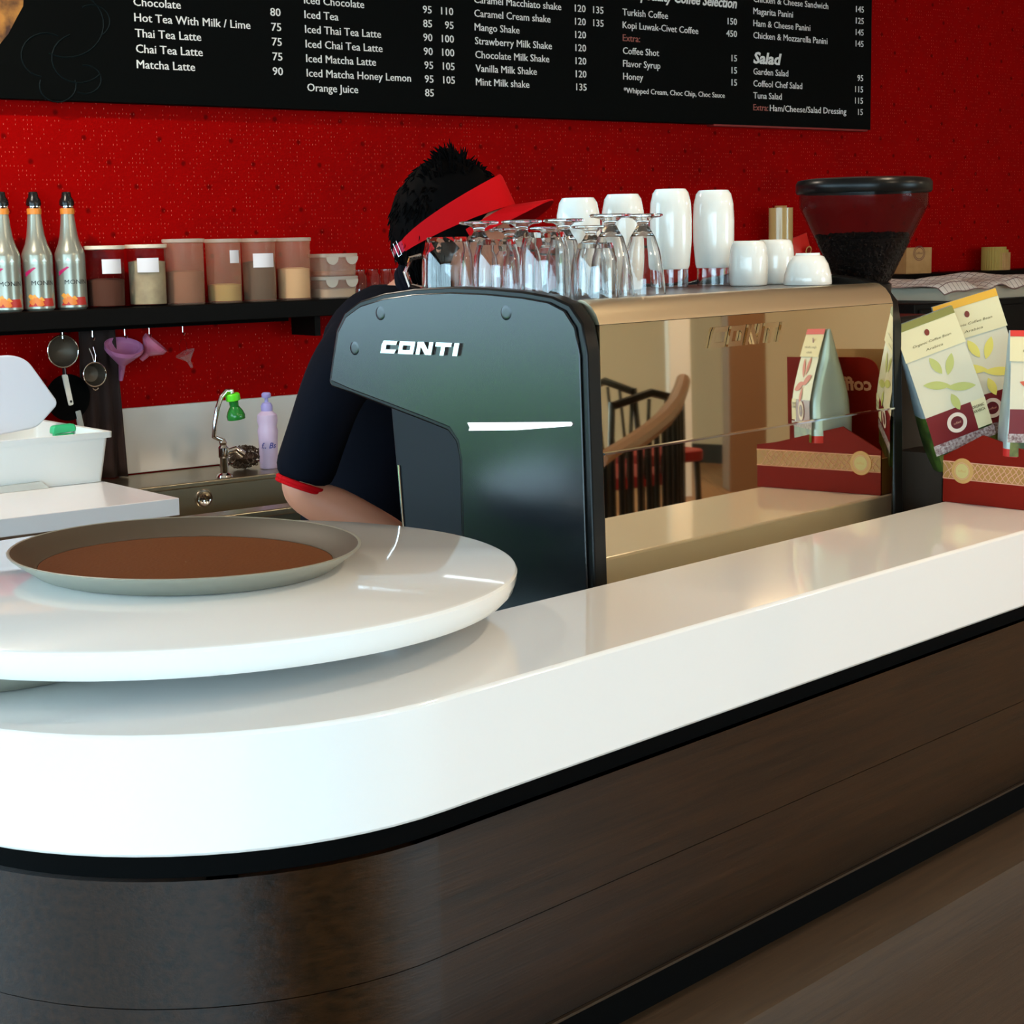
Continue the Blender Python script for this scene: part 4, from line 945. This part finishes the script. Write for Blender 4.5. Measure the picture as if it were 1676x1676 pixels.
# narrow grey carton behind
gb = thing('grey_carton', 'narrow grey-brown carton squeezed between machine and display carton', 'box', FA, (.552, .068, .906))
MB().box((-.03, -.045, 0), (.05, .045, .270)).build('carton', mat('grey_card', (.05, .032, .022), .5, spec=.2), gb, bevel=.001)
gm = MB()
TF = Matrix.Translation((-.0005, 0, 0)) @ Matrix(((0, 1, 0, 0), (-1, 0, 0, 0), (0, 0, 1, 0), (0, 0, 0, 1)))
def TFx(x): return Matrix.Translation((x, 0, 0)) @ Matrix(((0, 1, 0, 0), (-1, 0, 0, 0), (0, 0, 1, 0), (0, 0, 0, 1)))
band = MB(); T0 = TFx(-.0006)
band.add([(0, 0, .040), (.25, 0, .040), (.25, 0, .070), (0, 0, .070)], [(0, 1, 2, 3)], T0)
band.build('gold_band', mat('band_gold', (.42, .20, .05), .4), ct, smooth=0)
lat = MB(); T1 = TFx(-.0010)
for k in range(34):
    for sgn in (0, 1):
        pts = []
        for j in range(9):
            a_ = j / 8; x = k * .011 + a_ * .022; z = .042 + .026 * (a_ if sgn else 1 - a_) + .002 * sin(a_ * 2 * pi)
            pts.append((x, 0, z))
        if pts[-1][0] < .25: lat.tube(pts, .0007, 4, T1)
for zz_ in (.0405, .0695): lat.tube([(0, 0, zz_), (.25, 0, zz_)], .0009, 4, T1)
lat.build('lattice', M_pink, ct, smooth=0)
md = Matrix.Translation((-.0008, -.038, .055)) @ Matrix.Rotation(rad(-90), 4, 'Y')
MB().lathe([(0, .0012), (.0205, .0012), (.0215, 0)], 40, md).build('medallion', M_gold, ct)
MB().lathe([(.0135, .0018), (.0145, .0018)], 40, md, cap=False).build('medallion_ring', M_pink, ct)
MB().lathe([(0, .0017), (.0125, .0017)], 40, md, cap=False).build('medallion_centre', mat('gold_pale', (.62, .48, .18), .4), ct)
mt = MB(); text(mt, 'coffeol', .038, .053, .0045, None, 'C', T=TFx(-.0030)); mt.build('medallion_text', M_gold, ct, smooth=0)
dv = MB(); text(dv, 'coffeol', .125, .175, .024, .10, 'C', bold=.03, shear=.1, T=TFx(.1175)); dv.build('divider_text', M_pink, ct, smooth=0)

def coffee_bag(lab, F, loc, rot, w, d, h, strip, leaf, body, panel, low=6):
    """stand-up pouch: front faces -y; header card folded over the top"""
    t = thing('coffee_pouch', lab, 'coffee bag', F, loc, rot)
    n = 16; rings = []
    def dep(q): return d * (1 - .0 * q) * (1 - max(0, (q - .35) / .65) ** 1.3) + .006
    for i in range(n + 1):
        q = i / n; dd = dep(q); ww = w * (1 + .02 * sin(q * 9)) * (1 - .10 * max(0, q - .5))
        rings.append([(a, b, h * q) for a, b in rrect(ww, dd, min(dd * .48, .018), 4)])
    MB().loft(rings, mi=lambda i, j: (1 if i < low else 0)).build('pouch', [body, panel], t, smooth=70)
    def front(name, z0, z1, x0, x1, m, lift=.0012, k=6):
        mb = MB(); vs = []; fs = []
        for i in range(k + 1):
            z = z0 + (z1 - z0) * i / k; y = -dep(z / h) / 2 - lift; ww = 1 - .10 * max(0, z / h - .5)
            vs += [(x0 * w * ww / 2, y, z), (x1 * w * ww / 2, y, z)]
        for i in range(k): fs.append((2 * i, 2 * i + 1, 2 * i + 3, 2 * i + 2))
        mb.add(vs, fs); o = mb.build(name, m, t, smooth=80); return o
    def fy(z, lift): return -dep(z / h) / 2 - lift
    card = mat('label_cream', (.70, .61, .36), .5)
    front('leaf_panel', h * .36, h * .76, -.96, .96, mat('label_white', (.62, .57, .42), .45), .0010)
    front('header_card', h * .76, h * 1.0, -1.0, 1.0, card, .0030)
    front('header_strip', h * .955, h * 1.003, -1.0, 1.0, strip, .0038, 2)
    lf = MB()
    for cx_, cz_, an, ln in ((-.22, .56, 160, .30), (.28, .50, -15, .32), (-.1, .68, 110, .22), (.2, .66, 60, .24), (.05, .42, -80, .2)):
        m_ = 8; up_ = []; dn_ = []
        for j in range(m_ + 1):
            s_ = j / m_; wd = .09 * sin(pi * s_) ** .8; a_ = rad(an)
            for sg, lst in ((1, up_), (-1, dn_)):
                x = (cx_ + (s_ - .5) * ln * 2 * cos(a_) - sg * wd * sin(a_)) * w / 2 * 1.4; z = (cz_ * h + ((s_ - .5) * ln * 2 * sin(a_) + sg * wd * cos(a_)) * w / 2 * 1.4)
                lst.append((x, fy(z, .0019), z))
        o_ = len(up_); lf.add(up_ + dn_, [(j, j + 1, o_ + j + 1, o_ + j) for j in range(m_)])
    lf.build('leaf_print', leaf, t, smooth=0)
    front('badge_panel', h * .19, h * .385, -.96, .50, mat('badge_maroon', (.16, .008, .01), .4), .0016)
    front('info_panel', h * .20, h * .385, .50, .96, card, .0018)
    front('lattice_band', h * .12, h * .19, -.98, .98, mat('band_grey', (.50, .42, .40), .5, var=(260, (.16, .08, .08))), .0020)
    front('green_photo', h * .005, h * .12, -.9, .95, mat('photo_green', (.16, .17, .03), .4, var=(45, (.03, .05, .01))), .0014)
    z_ = h * .288; TB = Matrix.Translation((w * -.04, fy(z_, .0025), z_)) @ Matrix.Rotation(rad(90), 4, 'X')
    MB().lathe([(.011, .0), (.0175, .0)], 30, TB, cap=False).build('badge_ring', mat('badge_pale', (.78, .62, .50), .5), t, smooth=0)
    MB().lathe([(0, .0002), (.009, .0002)], 24, TB, cap=False).build('badge_bean', mat('badge_dark', (.13, .01, .015), .4), t, smooth=0)
    tb = MB(); text(tb, 'coffeol', w * -.04, z_ - .002, .004, None, 'C', y=fy(z_, .0034)); tb.build('badge_text', M_pink, t, smooth=0)
    zz_ = h * .90; ob = MB().lathe([(0, 0), (.0058, 0)], 16, Matrix.Translation((-.003, fy(zz_, .0042), zz_)) @ Matrix.Rotation(rad(90), 4, 'X') @ Matrix.Diagonal((.75, 1, 1, 1)), cap=False); ob.build('bean_mark', mat('bean_red', (.20, .03, .015), .5), t, smooth=0)
    tx_ = MB(); text(tx_, 'Organic Coffee Bean', 0, h * .835, .0042, w * .62, 'C', y=fy(h * .835, .0042), shear=.2); text(tx_, 'Arabica', 0, h * .79, .0042, w * .28, 'C', y=fy(h * .79, .0042), shear=.2)
    text(tx_, 'ORGANIC', w * .27 + .008, h * .335, .0048, w * .19, 'C', y=fy(h * .34, .0028), bold=.02); text(tx_, 'ARABICA', w * .27 + .008, h * .305, .0048, w * .19, 'C', y=fy(h * .31, .0028), bold=.02)
    tx_.build('print', mat('print_olive', (.10, .08, .03), .5), t, smooth=0)
    return t
FAx = FA @ Rz(-90)   # -y of this frame looks along -x of the bar frame
def bagpos(px, py, xb): q = hit_x(FA, px, py, xb); return q
M_bb = mat('foil_pale_blue', (.42, .52, .56), .28, .3)
M_gp = mat('foil_green', (.07, .12, .02), .3, var=(60, (.02, .03, .01)))
olive = mat('strip_olive', (.22, .20, .04), .5); leafg = mat('leaf_green', (.45, .46, .14), .5); leafy = mat('leaf_yellow', (.70, .60, .12), .5)
# first bag leans left out of the front pocket
q = bagpos(1578, 735, BX + .075)
coffee_bag('coffee bag with olive strip leaning left out of the display carton', FA, (BX + .075, q.y, ZT + .066), Euler((rad(4), rad(-19), rad(-42))), .112, .062, .262, olive, leafg, M_bb, M_gp)
q = bagpos(1640, 600, BX + .165)
coffee_bag('coffee bag with yellow strip in the rear pocket of the display carton', FA, (BX + .165, q.y, ZT + .080), Euler((rad(4), rad(-16), rad(-48))), .118, .06, .272, mat('strip_yellow', (.72, .36, .02), .5), leafy, M_bb, M_gp)
q = bagpos(1700, 600, BX + .045)
coffee_bag('coffee bag with red strip at the right end of the display carton', FA, (BX + .045, q.y, ZT + .085), Euler((rad(0), rad(2), rad(-50))), .118, .07, .205, mat('strip_red', (.62, .03, .02), .5), mat('leaf_red', (.55, .10, .05), .5), M_bb, mat('foil_red', (.6, .02, .02), .35), 1)

# ============================================================ BARISTA
def skin_obj(verts, edges, radii, root=0, sub=2):
    me = bpy.data.meshes.new('sk'); me.from_pydata([tuple(v) for v in verts], edges, [])
    o = bpy.data.objects.new('sk', me); COL.objects.link(o)
    md_ = o.modifiers.new('skin', 'SKIN'); md_.use_smooth_shade = True
    for i, r in enumerate(radii): me.skin_vertices[0].data[i].radius = (r, r) if not isinstance(r, tuple) else r
    me.skin_vertices[0].data[root].use_root = True
    s_ = o.modifiers.new('sub', 'SUBSURF'); s_.levels = sub; s_.render_levels = sub
    dg = bpy.context.evaluated_depsgraph_get(); ev = o.evaluated_get(dg); m2 = ev.to_mesh()
    vs = [tuple(v.co) for v in m2.vertices]; fs = [tuple(p.vertices) for p in m2.polygons]
    ev.to_mesh_clear(); bpy.data.objects.remove(o); bpy.data.meshes.remove(me)
    return vs, fs
YB = 3.08
neckb = WY(668, 500, 3.10); chest = WY(655, 640, 3.17); waist = WY(610, 830, 3.25); pelvis = WY(585, 960, 3.28)
fwd = V((.86, -.50, 0)).normalized(); right = V((fwd.y, -fwd.x, 0)).normalized()   # his right hand side, nearer the camera
shR = neckb + right * .17 + V((-.03, 0, -.105)); shL = neckb - right * .17 + V((.04, 0, -.07))
elR = WY(487, 806, 2.93); haR = WY(668, 886, 2.94); elL = shL + V((.05, .05, -.29)); haL = elL + fwd * .20 + V((.02, -.05, .02))
hipR = pelvis + right * .09; hipL = pelvis - right * .09
ft = lambda h: V((h.x, h.y, .085)); kn = lambda h: V((h.x + .02, h.y - .02, .50))
head_c = WY(742, 382, 3.06)
neckt = head_c + V((-.035, .01, -.075))
Vv = [pelvis, waist, chest, neckb + V((0, 0, -.035)), neckb + V((.01, 0, .02)), neckt,
      shR, (shR + elR) / 2, elR, (elR + haR) / 2, haR,
      shL, (shL + elL) / 2, elL, (elL + haL) / 2, haL,
      hipR + V((0, 0, -.06)), kn(hipR), ft(hipR), ft(hipR) + fwd * .15 + V((0, 0, -.03)), hipL + V((0, 0, -.06)), kn(hipL), ft(hipL), ft(hipL) + fwd * .15 + V((0, 0, -.03))]
Ee = [(0, 1), (1, 2), (2, 3), (3, 4), (4, 5), (3, 6), (6, 7), (7, 8), (8, 9), (9, 10), (3, 11), (11, 12), (12, 13), (13, 14), (14, 15), (0, 16), (16, 17), (17, 18), (18, 19), (0, 20), (20, 21), (21, 22), (22, 23)]
Rr = [.115, .10, .105, .065, .050, .052, .050, .046, .043, .040, .026, .060, .048, .042, .036, .026, .085, .058, .042, .035, .085, .058, .042, .035]
bv, bf = skin_obj(Vv, Ee, Rr)
body = MB().add(bv, bf)
def hand(mb, w, d, upv):
    """palm and five fingers from the wrist w pointing along d"""
    d = d.normalized(); s_ = d.cross(upv).normalized(); n_v = s_.cross(d)
    P = [w, w + d * .045, w + d * .085]; v_, f_ = skin_obj([P[0], P[1], P[2]], [(0, 1), (1, 2)], [(.024, .018), (.036, .016), (.036, .014)]); mb.add(v_, f_)
    for k, (off, ln) in enumerate(((-.027, .066), (-.009, .074), (.009, .070), (.027, .056))):
        b0_ = w + d * .082 + s_ * off; q1 = b0_ + d * ln * .45 - n_v * .012; q2 = q1 + d * ln * .25 - n_v * .022; q3 = q2 - n_v * .020 - d * .004
        v_, f_ = skin_obj([b0_ - d * .02, b0_, q1, q2, q3], [(0, 1), (1, 2), (2, 3), (3, 4)], [.009, .0092, .0085, .008, .007], sub=1); mb.add(v_, f_)
    b0_ = w + d * .03 - s_ * .028; v_, f_ = skin_obj([b0_, b0_ - s_ * .022 + d * .02 - n_v * .01, b0_ - s_ * .03 + d * .048 - n_v * .024], [(0, 1), (1, 2)], [.012, .010, .008], sub=1); mb.add(v_, f_)
hand(body, haR, fwd + V((.1, 0, -.1)), V((0, 0, 1))); hand(body, haL, fwd + V((0, 0, -.1)), V((0, 0, 1)))
# head in its own frame: +x is where he looks
HT = Matrix.Translation(head_c) @ Rz(-18) @ Matrix.Rotation(rad(-4), 4, 'Y')
hv = []; hf = []; nu, nv_ = 40, 28
for i in range(nv_ + 1):
    ph_ = pi * i / nv_
    for j in range(nu):
        th_ = 2 * pi * j / nu; x = sin(ph_) * cos(th_); y = sin(ph_) * sin(th_); z = cos(ph_)
        X_ = .098 * x; Y_ = .076 * y; Z_ = .118 * z
        if z < -.1: Y_ *= 1 - .30 * (-z - .1); X_ = X_ * (1 - .10 * (-z)) + .012 * (-z)
        if x > .55:   # face plane
            fz = Z_; ay = abs(Y_)
            nose = math.exp(-((fz + .018) / .020) ** 2) * math.exp(-(ay / .011) ** 2); X_ += .024 * nose
            X_ += .006 * math.exp(-((fz - .022) / .010) ** 2) * math.exp(-(ay / .05) ** 2)         # brow
            X_ -= .010 * math.exp(-((fz - .004) / .012) ** 2) * math.exp(-((ay - .031) / .014) ** 2)  # eye sockets
            X_ += .006 * math.exp(-((fz + .052) / .006) ** 2) * math.exp(-(ay / .02) ** 2)
            X_ += .006 * math.exp(-((fz + .066) / .006) ** 2) * math.exp(-(ay / .018) ** 2)
            X_ += .008 * math.exp(-((fz + .098) / .014) ** 2) * math.exp(-(ay / .022) ** 2)
        hv.append((X_, Y_, Z_))
for i in range(nv_):
    for j in range(nu): hf.append((i * nu + j, (i + 1) * nu + j, (i + 1) * nu + (j + 1) % nu, i * nu + (j + 1) % nu))
body.add(hv, hf, HT)
for sg in (-1, 1):
    body.lathe([(.0, -.004), (.014, -.003), (.018, .004), (.012, .008), (.0, .006)], 16, HT @ Matrix.Translation((-.004, sg * .078, -.008)) @ Matrix.Rotation(sg * rad(-90), 4, 'X') @ Matrix.Diagonal((.8, 1.4, 1, 1)), cap=False)
per = body.build('person', M_skin, None, smooth=80)
rm = per.modifiers.new('remesh', 'REMESH'); rm.mode = 'VOXEL'; rm.voxel_size = .006; rm.use_smooth_shade = True
tag(per, 'barista in dark navy shirt and red visor, head bent over the machine', 'person')
def onper(o): o.parent = per; return o
for sg in (-1, 1):
    onper(MB().lathe([(0, -.0105), (.006, -.009), (.0105, 0), (.006, .009), (0, .0105)], 16, HT @ Matrix.Translation((.080, sg * .031, .004)), cap=False).build('eye', mat('eye_white', (.7, .68, .64), .2), None))
    onper(MB().lathe([(0, .0), (.005, -.0006)], 14, HT @ Matrix.Translation((.0915, sg * .031, .003)) @ Matrix.Rotation(rad(90), 4, 'Y'), cap=False).build('iris', mat('eye_dark', (.01, .006, .004), .1), None))
# shirt: same skeleton, looser
Sv = [pelvis + V((0, 0, -.03)), waist, chest, neckb + V((0, 0, -.035)), neckb + V((.004, 0, .035)), shR, shR + (elR - shR) * .45, shR + (elR - shR) * .97, shL, shL + (elL - shL) * .5, shL + (elL - shL) * .85]
Se = [(0, 1), (1, 2), (2, 3), (3, 4), (3, 5), (5, 6), (6, 7), (3, 8), (8, 9), (9, 10)]
sv, sf = skin_obj(Sv, Se, [.150, .140, .145, .118, .072, .062, .056, .056, .076, .066, .060])
onper(MB().add(sv, sf).build('polo_shirt', M_navy, None, smooth=80))
tv, tf = skin_obj([pelvis + V((0, 0, .02)), hipR + V((0, 0, -.06)), kn(hipR), ft(hipR) + V((0, 0, .03)), hipL + V((0, 0, -.06)), kn(hipL), ft(hipL) + V((0, 0, .03))], [(0, 1), (1, 2), (2, 3), (0, 4), (4, 5), (5, 6)], [.138, .098, .072, .062, .098, .072, .062])
onper(MB().add(tv, tf).build('trousers', mat('black_trousers', (.01, .01, .012), .8), None, smooth=80))
for h in (hipR, hipL):
    mb = MB(); c = ft(h) + fwd * .06; TT = Matrix.Translation((c.x, c.y, 0.008)) @ Rz(math.degrees(math.atan2(fwd.y, fwd.x)))
    mb.loft([[(a, b, z) for a, b in rrect(.27 * k, .095 * k, .04 * k)] for z, k in ((0, 1.0), (.02, 1.02), (.05, .96), (.085, .62))], TT); onper(mb.build('shoe', M_rim, None, smooth=60))
def ringpts(c, ax, r, n=28, k=1.0):
    ax = ax.normalized(); bx = ax.orthogonal().normalized(); by = ax.cross(bx); return [c + bx * r * cos(2 * pi * j / n) + by * r * sin(2 * pi * j / n) for j in range(n + 1)]
d_ = (elR - shR); 
for s_, w_ in ((.925, .0042), (.952, .0036)): onper(MB().tube(ringpts(shR + d_ * s_ + V((.003, 0, 0)), d_, .0435), w_, 8).build('sleeve_trim', M_red, None))
cl = MB(); axn = (neckt - neckb).normalized()
for k in range(1): cl.tube(ringpts(neckb + axn * .035 + V((.008, 0, 0)), axn, .054), .012, 10)
cl.tube(ringpts(neckb + axn * .052, axn + V((.1, 0, .0)), .055), .009, 10); onper(cl.build('collar', M_navy, None))
# hair: cap over the skull plus tufts
hm = MB(); nu, nv_ = 36, 20; hv = []; hf = []; rh = random.Random(9)
for i in range(nv_ + 1):
    for j in range(nu):
        th_ = 2 * pi * j / nu; front_ = max(0, cos(th_)); lim = 2.55 - 1.30 * front_ ** .8 - .1 * abs(sin(th_))
        ph_ = lim * i / nv_; x = sin(ph_) * cos(th_); y = sin(ph_) * sin(th_); z = cos(ph_)
        g = 1.0 + .035 * sin(9 * th_ + 5 * ph_) * sin(ph_ * 4)
        tap = 1 - .18 * max(0, -z)
        hv.append((.110 * x * g * tap - .004, .088 * y * g * tap, .126 * z * g + .004))
for i in range(nv_):
    for j in range(nu): hf.append((i * nu + j, (i + 1) * nu + j, (i + 1) * nu + (j + 1) % nu, i * nu + (j + 1) % nu))
hm.add(hv, hf, HT)
for k in range(1700):
    th_ = rh.uniform(0, 2 * pi); ph_ = rh.uniform(0, 1.3) if k < 500 else rh.uniform(1.0, 2.5)
    if cos(th_) > .1 and ph_ > .75: continue
    d = V((sin(ph_) * cos(th_), sin(ph_) * sin(th_), cos(ph_))); p = V((.108 * d.x, .086 * d.y, .124 * d.z + .004))
    if ph_ < 1.3:
        tuft = math.exp(-((d.x - .12) / .32) ** 2) * (1 if d.z > .7 else .2)
        l = rh.uniform(.006, .013) + tuft * rh.uniform(.004, .030); dr = (d + V((rh.uniform(-.9, .3), rh.uniform(-.6, .6), rh.uniform(-.3, .4)))).normalized()
        if tuft < .15: tg_ = V((d.z * d.x, d.z * d.y, -(1 - d.z ** 2))).normalized() if d.z < .98 else V((-1, 0, 0)); l = rh.uniform(.014, .026); dr = (tg_ + d * rh.uniform(.08, .3) + V((rh.uniform(-.3, .1), rh.uniform(-.3, .3), 0))).normalized()
    else:
        tg_ = V((d.z * d.x, d.z * d.y, -(1 - d.z ** 2))).normalized(); l = rh.uniform(.016, .030); dr = (tg_ + d * rh.uniform(.05, .2) + V((rh.uniform(-.2, .1), rh.uniform(-.15, .15), 0))).normalized()
    hm.tube([p - d * .006, p + dr * l * .55, p + dr * l + V((0, 0, -.003))], [.0032, .0020, .0004], 4, HT, cap=False)
onper(hm.build('hair', M_hair, None, smooth=60))
# visor: a tilted band that deepens towards the front, a curved brim, a strap with a buckle at the back
VT = HT @ Matrix.Translation((.0, 0, .012)) @ Matrix.Rotation(rad(-19), 4, 'Y')
def ell(th_, g=1.0): return (.114 * g * cos(th_), .0915 * g * sin(th_))
vb = MB(); n = 44; rings = []
for j in range(n + 1):
    th_ = rad(-128 + 256 * j / n); fr = max(0, cos(th_)); zb = -.014 ; ht = .020 + .040 * max(0, (1 - abs(th_) / rad(128))) ** .9
    x, y = ell(th_); x2, y2 = ell(th_, 1.04); rings.append([(x, y, zb), (x2, y2, zb), (x2 * .985, y2 * .985, zb + ht), (x * .985, y * .985, zb + ht)])
vb.loft(rings, VT); visor = onper(vb.build('visor_band', M_red, None, smooth=50))
st = MB(); rings = []
for j in range(17):
    th_ = rad(126 + 108 * j / 16); x, y = ell(th_, .995); x2, y2 = ell(th_, 1.02); rings.append([(x, y, -.012), (x2, y2, -.012), (x2, y2, .006), (x, y, .006)])
st.loft(rings, VT); onper(st.build('visor_strap', mat('strap_red', (.50, .008, .045), .6), None, smooth=50))
bk = MB(); th_ = rad(-142)
for tq in (-139, -168):
    pts = []
    for (da, dz) in ((-4, -.015), (4, -.015), (4, .010), (-4, .010), (-4, -.015)):
        x, y = ell(rad(tq + da), 1.035); pts.append((x, y, dz))
    bk.tube(pts, .0014, 6, VT)
onper(bk.build('strap_buckle', M_chrome, None))
br = MB(); A_ = []; B_ = []
rings = []
for j in range(25):
    th_ = rad(-66 + 132 * j / 24); x, y = ell(th_, 1.03); k_ = cos(th_ * 90 / 66); ext = .068 * max(0, k_) ** .55
    zc = -.012 - .016 * (y / .09) ** 2; o1 = (x + ext, y * (1 - .05), zc - .020 * (ext / .068) - .010 * (y / .09) ** 2)
    rings.append([(x, y, zc), (o1[0], o1[1], o1[2]), (o1[0], o1[1], o1[2] - .003), (x, y, zc - .003)])
br.loft(rings, VT); onper(br.build('visor_brim', M_red, None, smooth=50))

# ============================================================ ROOM SEEN IN THE MACHINE'S MIRROR
def MP(px, py, yv): q = hit_y(FA, px, py, yv); return FA @ V((q.x, .122 - yv, q.z))       # real point seen at this pixel by way of the mirror
def MF(px, py): q = hit_z(FA, px, py, 0); return FA @ V((q.x, .122 - q.y, 0))
p0 = MF(1080, 900)
rl = thing('stair_railing', 'curved brown handrail on black balusters across the room', 'railing', FW, (p0.x, p0.y, 0))
pts = [MP(*a) - V((p0.x, p0.y, 0)) for a in ((975, 742, 1.9), (1000, 724, 2.1), (1030, 704, 2.35), (1060, 682, 2.6), (1085, 660, 2.85), (1103, 636, 3.1), (1113, 612, 3.3), (1117, 596, 3.45))]
MB().tube(pts, [.035, .035, .036, .037, .038, .038, .036, .034], 10).build('handrail', mat('rail_wood', (.20, .075, .028), .3), rl)
for k in range(len(pts) - 1):
    for f_ in (0, .5):
        p = pts[k].lerp(pts[k + 1], f_); MB().tube([(p[0], p[1], .0), (p[0], p[1], p[2])], .012, 6).build('baluster', M_rim, rl)
def chair(F_, rz, lab):
    t = thing('cafe_chair', lab, 'chair', FW, (F_.x, F_.y, .008), (0, 0, rad(rz)), 'dark cafe chairs across the room')
    for sx in (-.19, .19):
        for sy_ in (-.19, .19): MB().tube([(sx, sy_, 0), (sx * .95, sy_ * .95, .44)], .016, 8).build('leg', M_rim, t)
    MB().prism(rrect(.44, .44, .06), .44, .50).build('seat', mat('seat_red', (.25, .01, .01), .6), t, bevel=.01)
    for sx in (-.2, .2): MB().tube([(sx, .2, .44), (sx, .24, .90)], .015, 8).build('back_post', M_rim, t)
    MB().tube([(-.2, .24, .88), (0, .27, .93), (.2, .24, .88)], .02, 8).build('back_rail', M_rim, t)
    for sx in (-.1, 0, .1): MB().tube([(sx, .215, .48), (sx, .255, .9)], .009, 6).build('back_slat', M_rim, t)
chair(MF(1010, 930), 60, 'dark cafe chair with red seat nearest the bar, seen in the mirror steel')
chair(MF(1060, 880), 150, 'dark cafe chair with red seat farther from the bar, seen in the mirror steel')
cp = MF(1110, 800); cm = MB().box((-.07, -.07, 0), (.07, .07, 2.9)).build('column', mat('column_white', (.86, .85, .82), .6), None, bevel=.01, smooth=0); cm.matrix_world = Matrix.Translation((cp.x, cp.y, 0)); tag(cm, 'slim white square column across the room', 'column')
cp = MF(1216, 790); cm = MB().box((-.12, -.12, 0), (.12, .12, 2.9)).build('column', mat('column_brown', (.22, .11, .05), .5), None, bevel=.01, smooth=0); cm.matrix_world = Matrix.Translation((cp.x, cp.y, 0)); tag(cm, 'brown wooden column across the room', 'column')
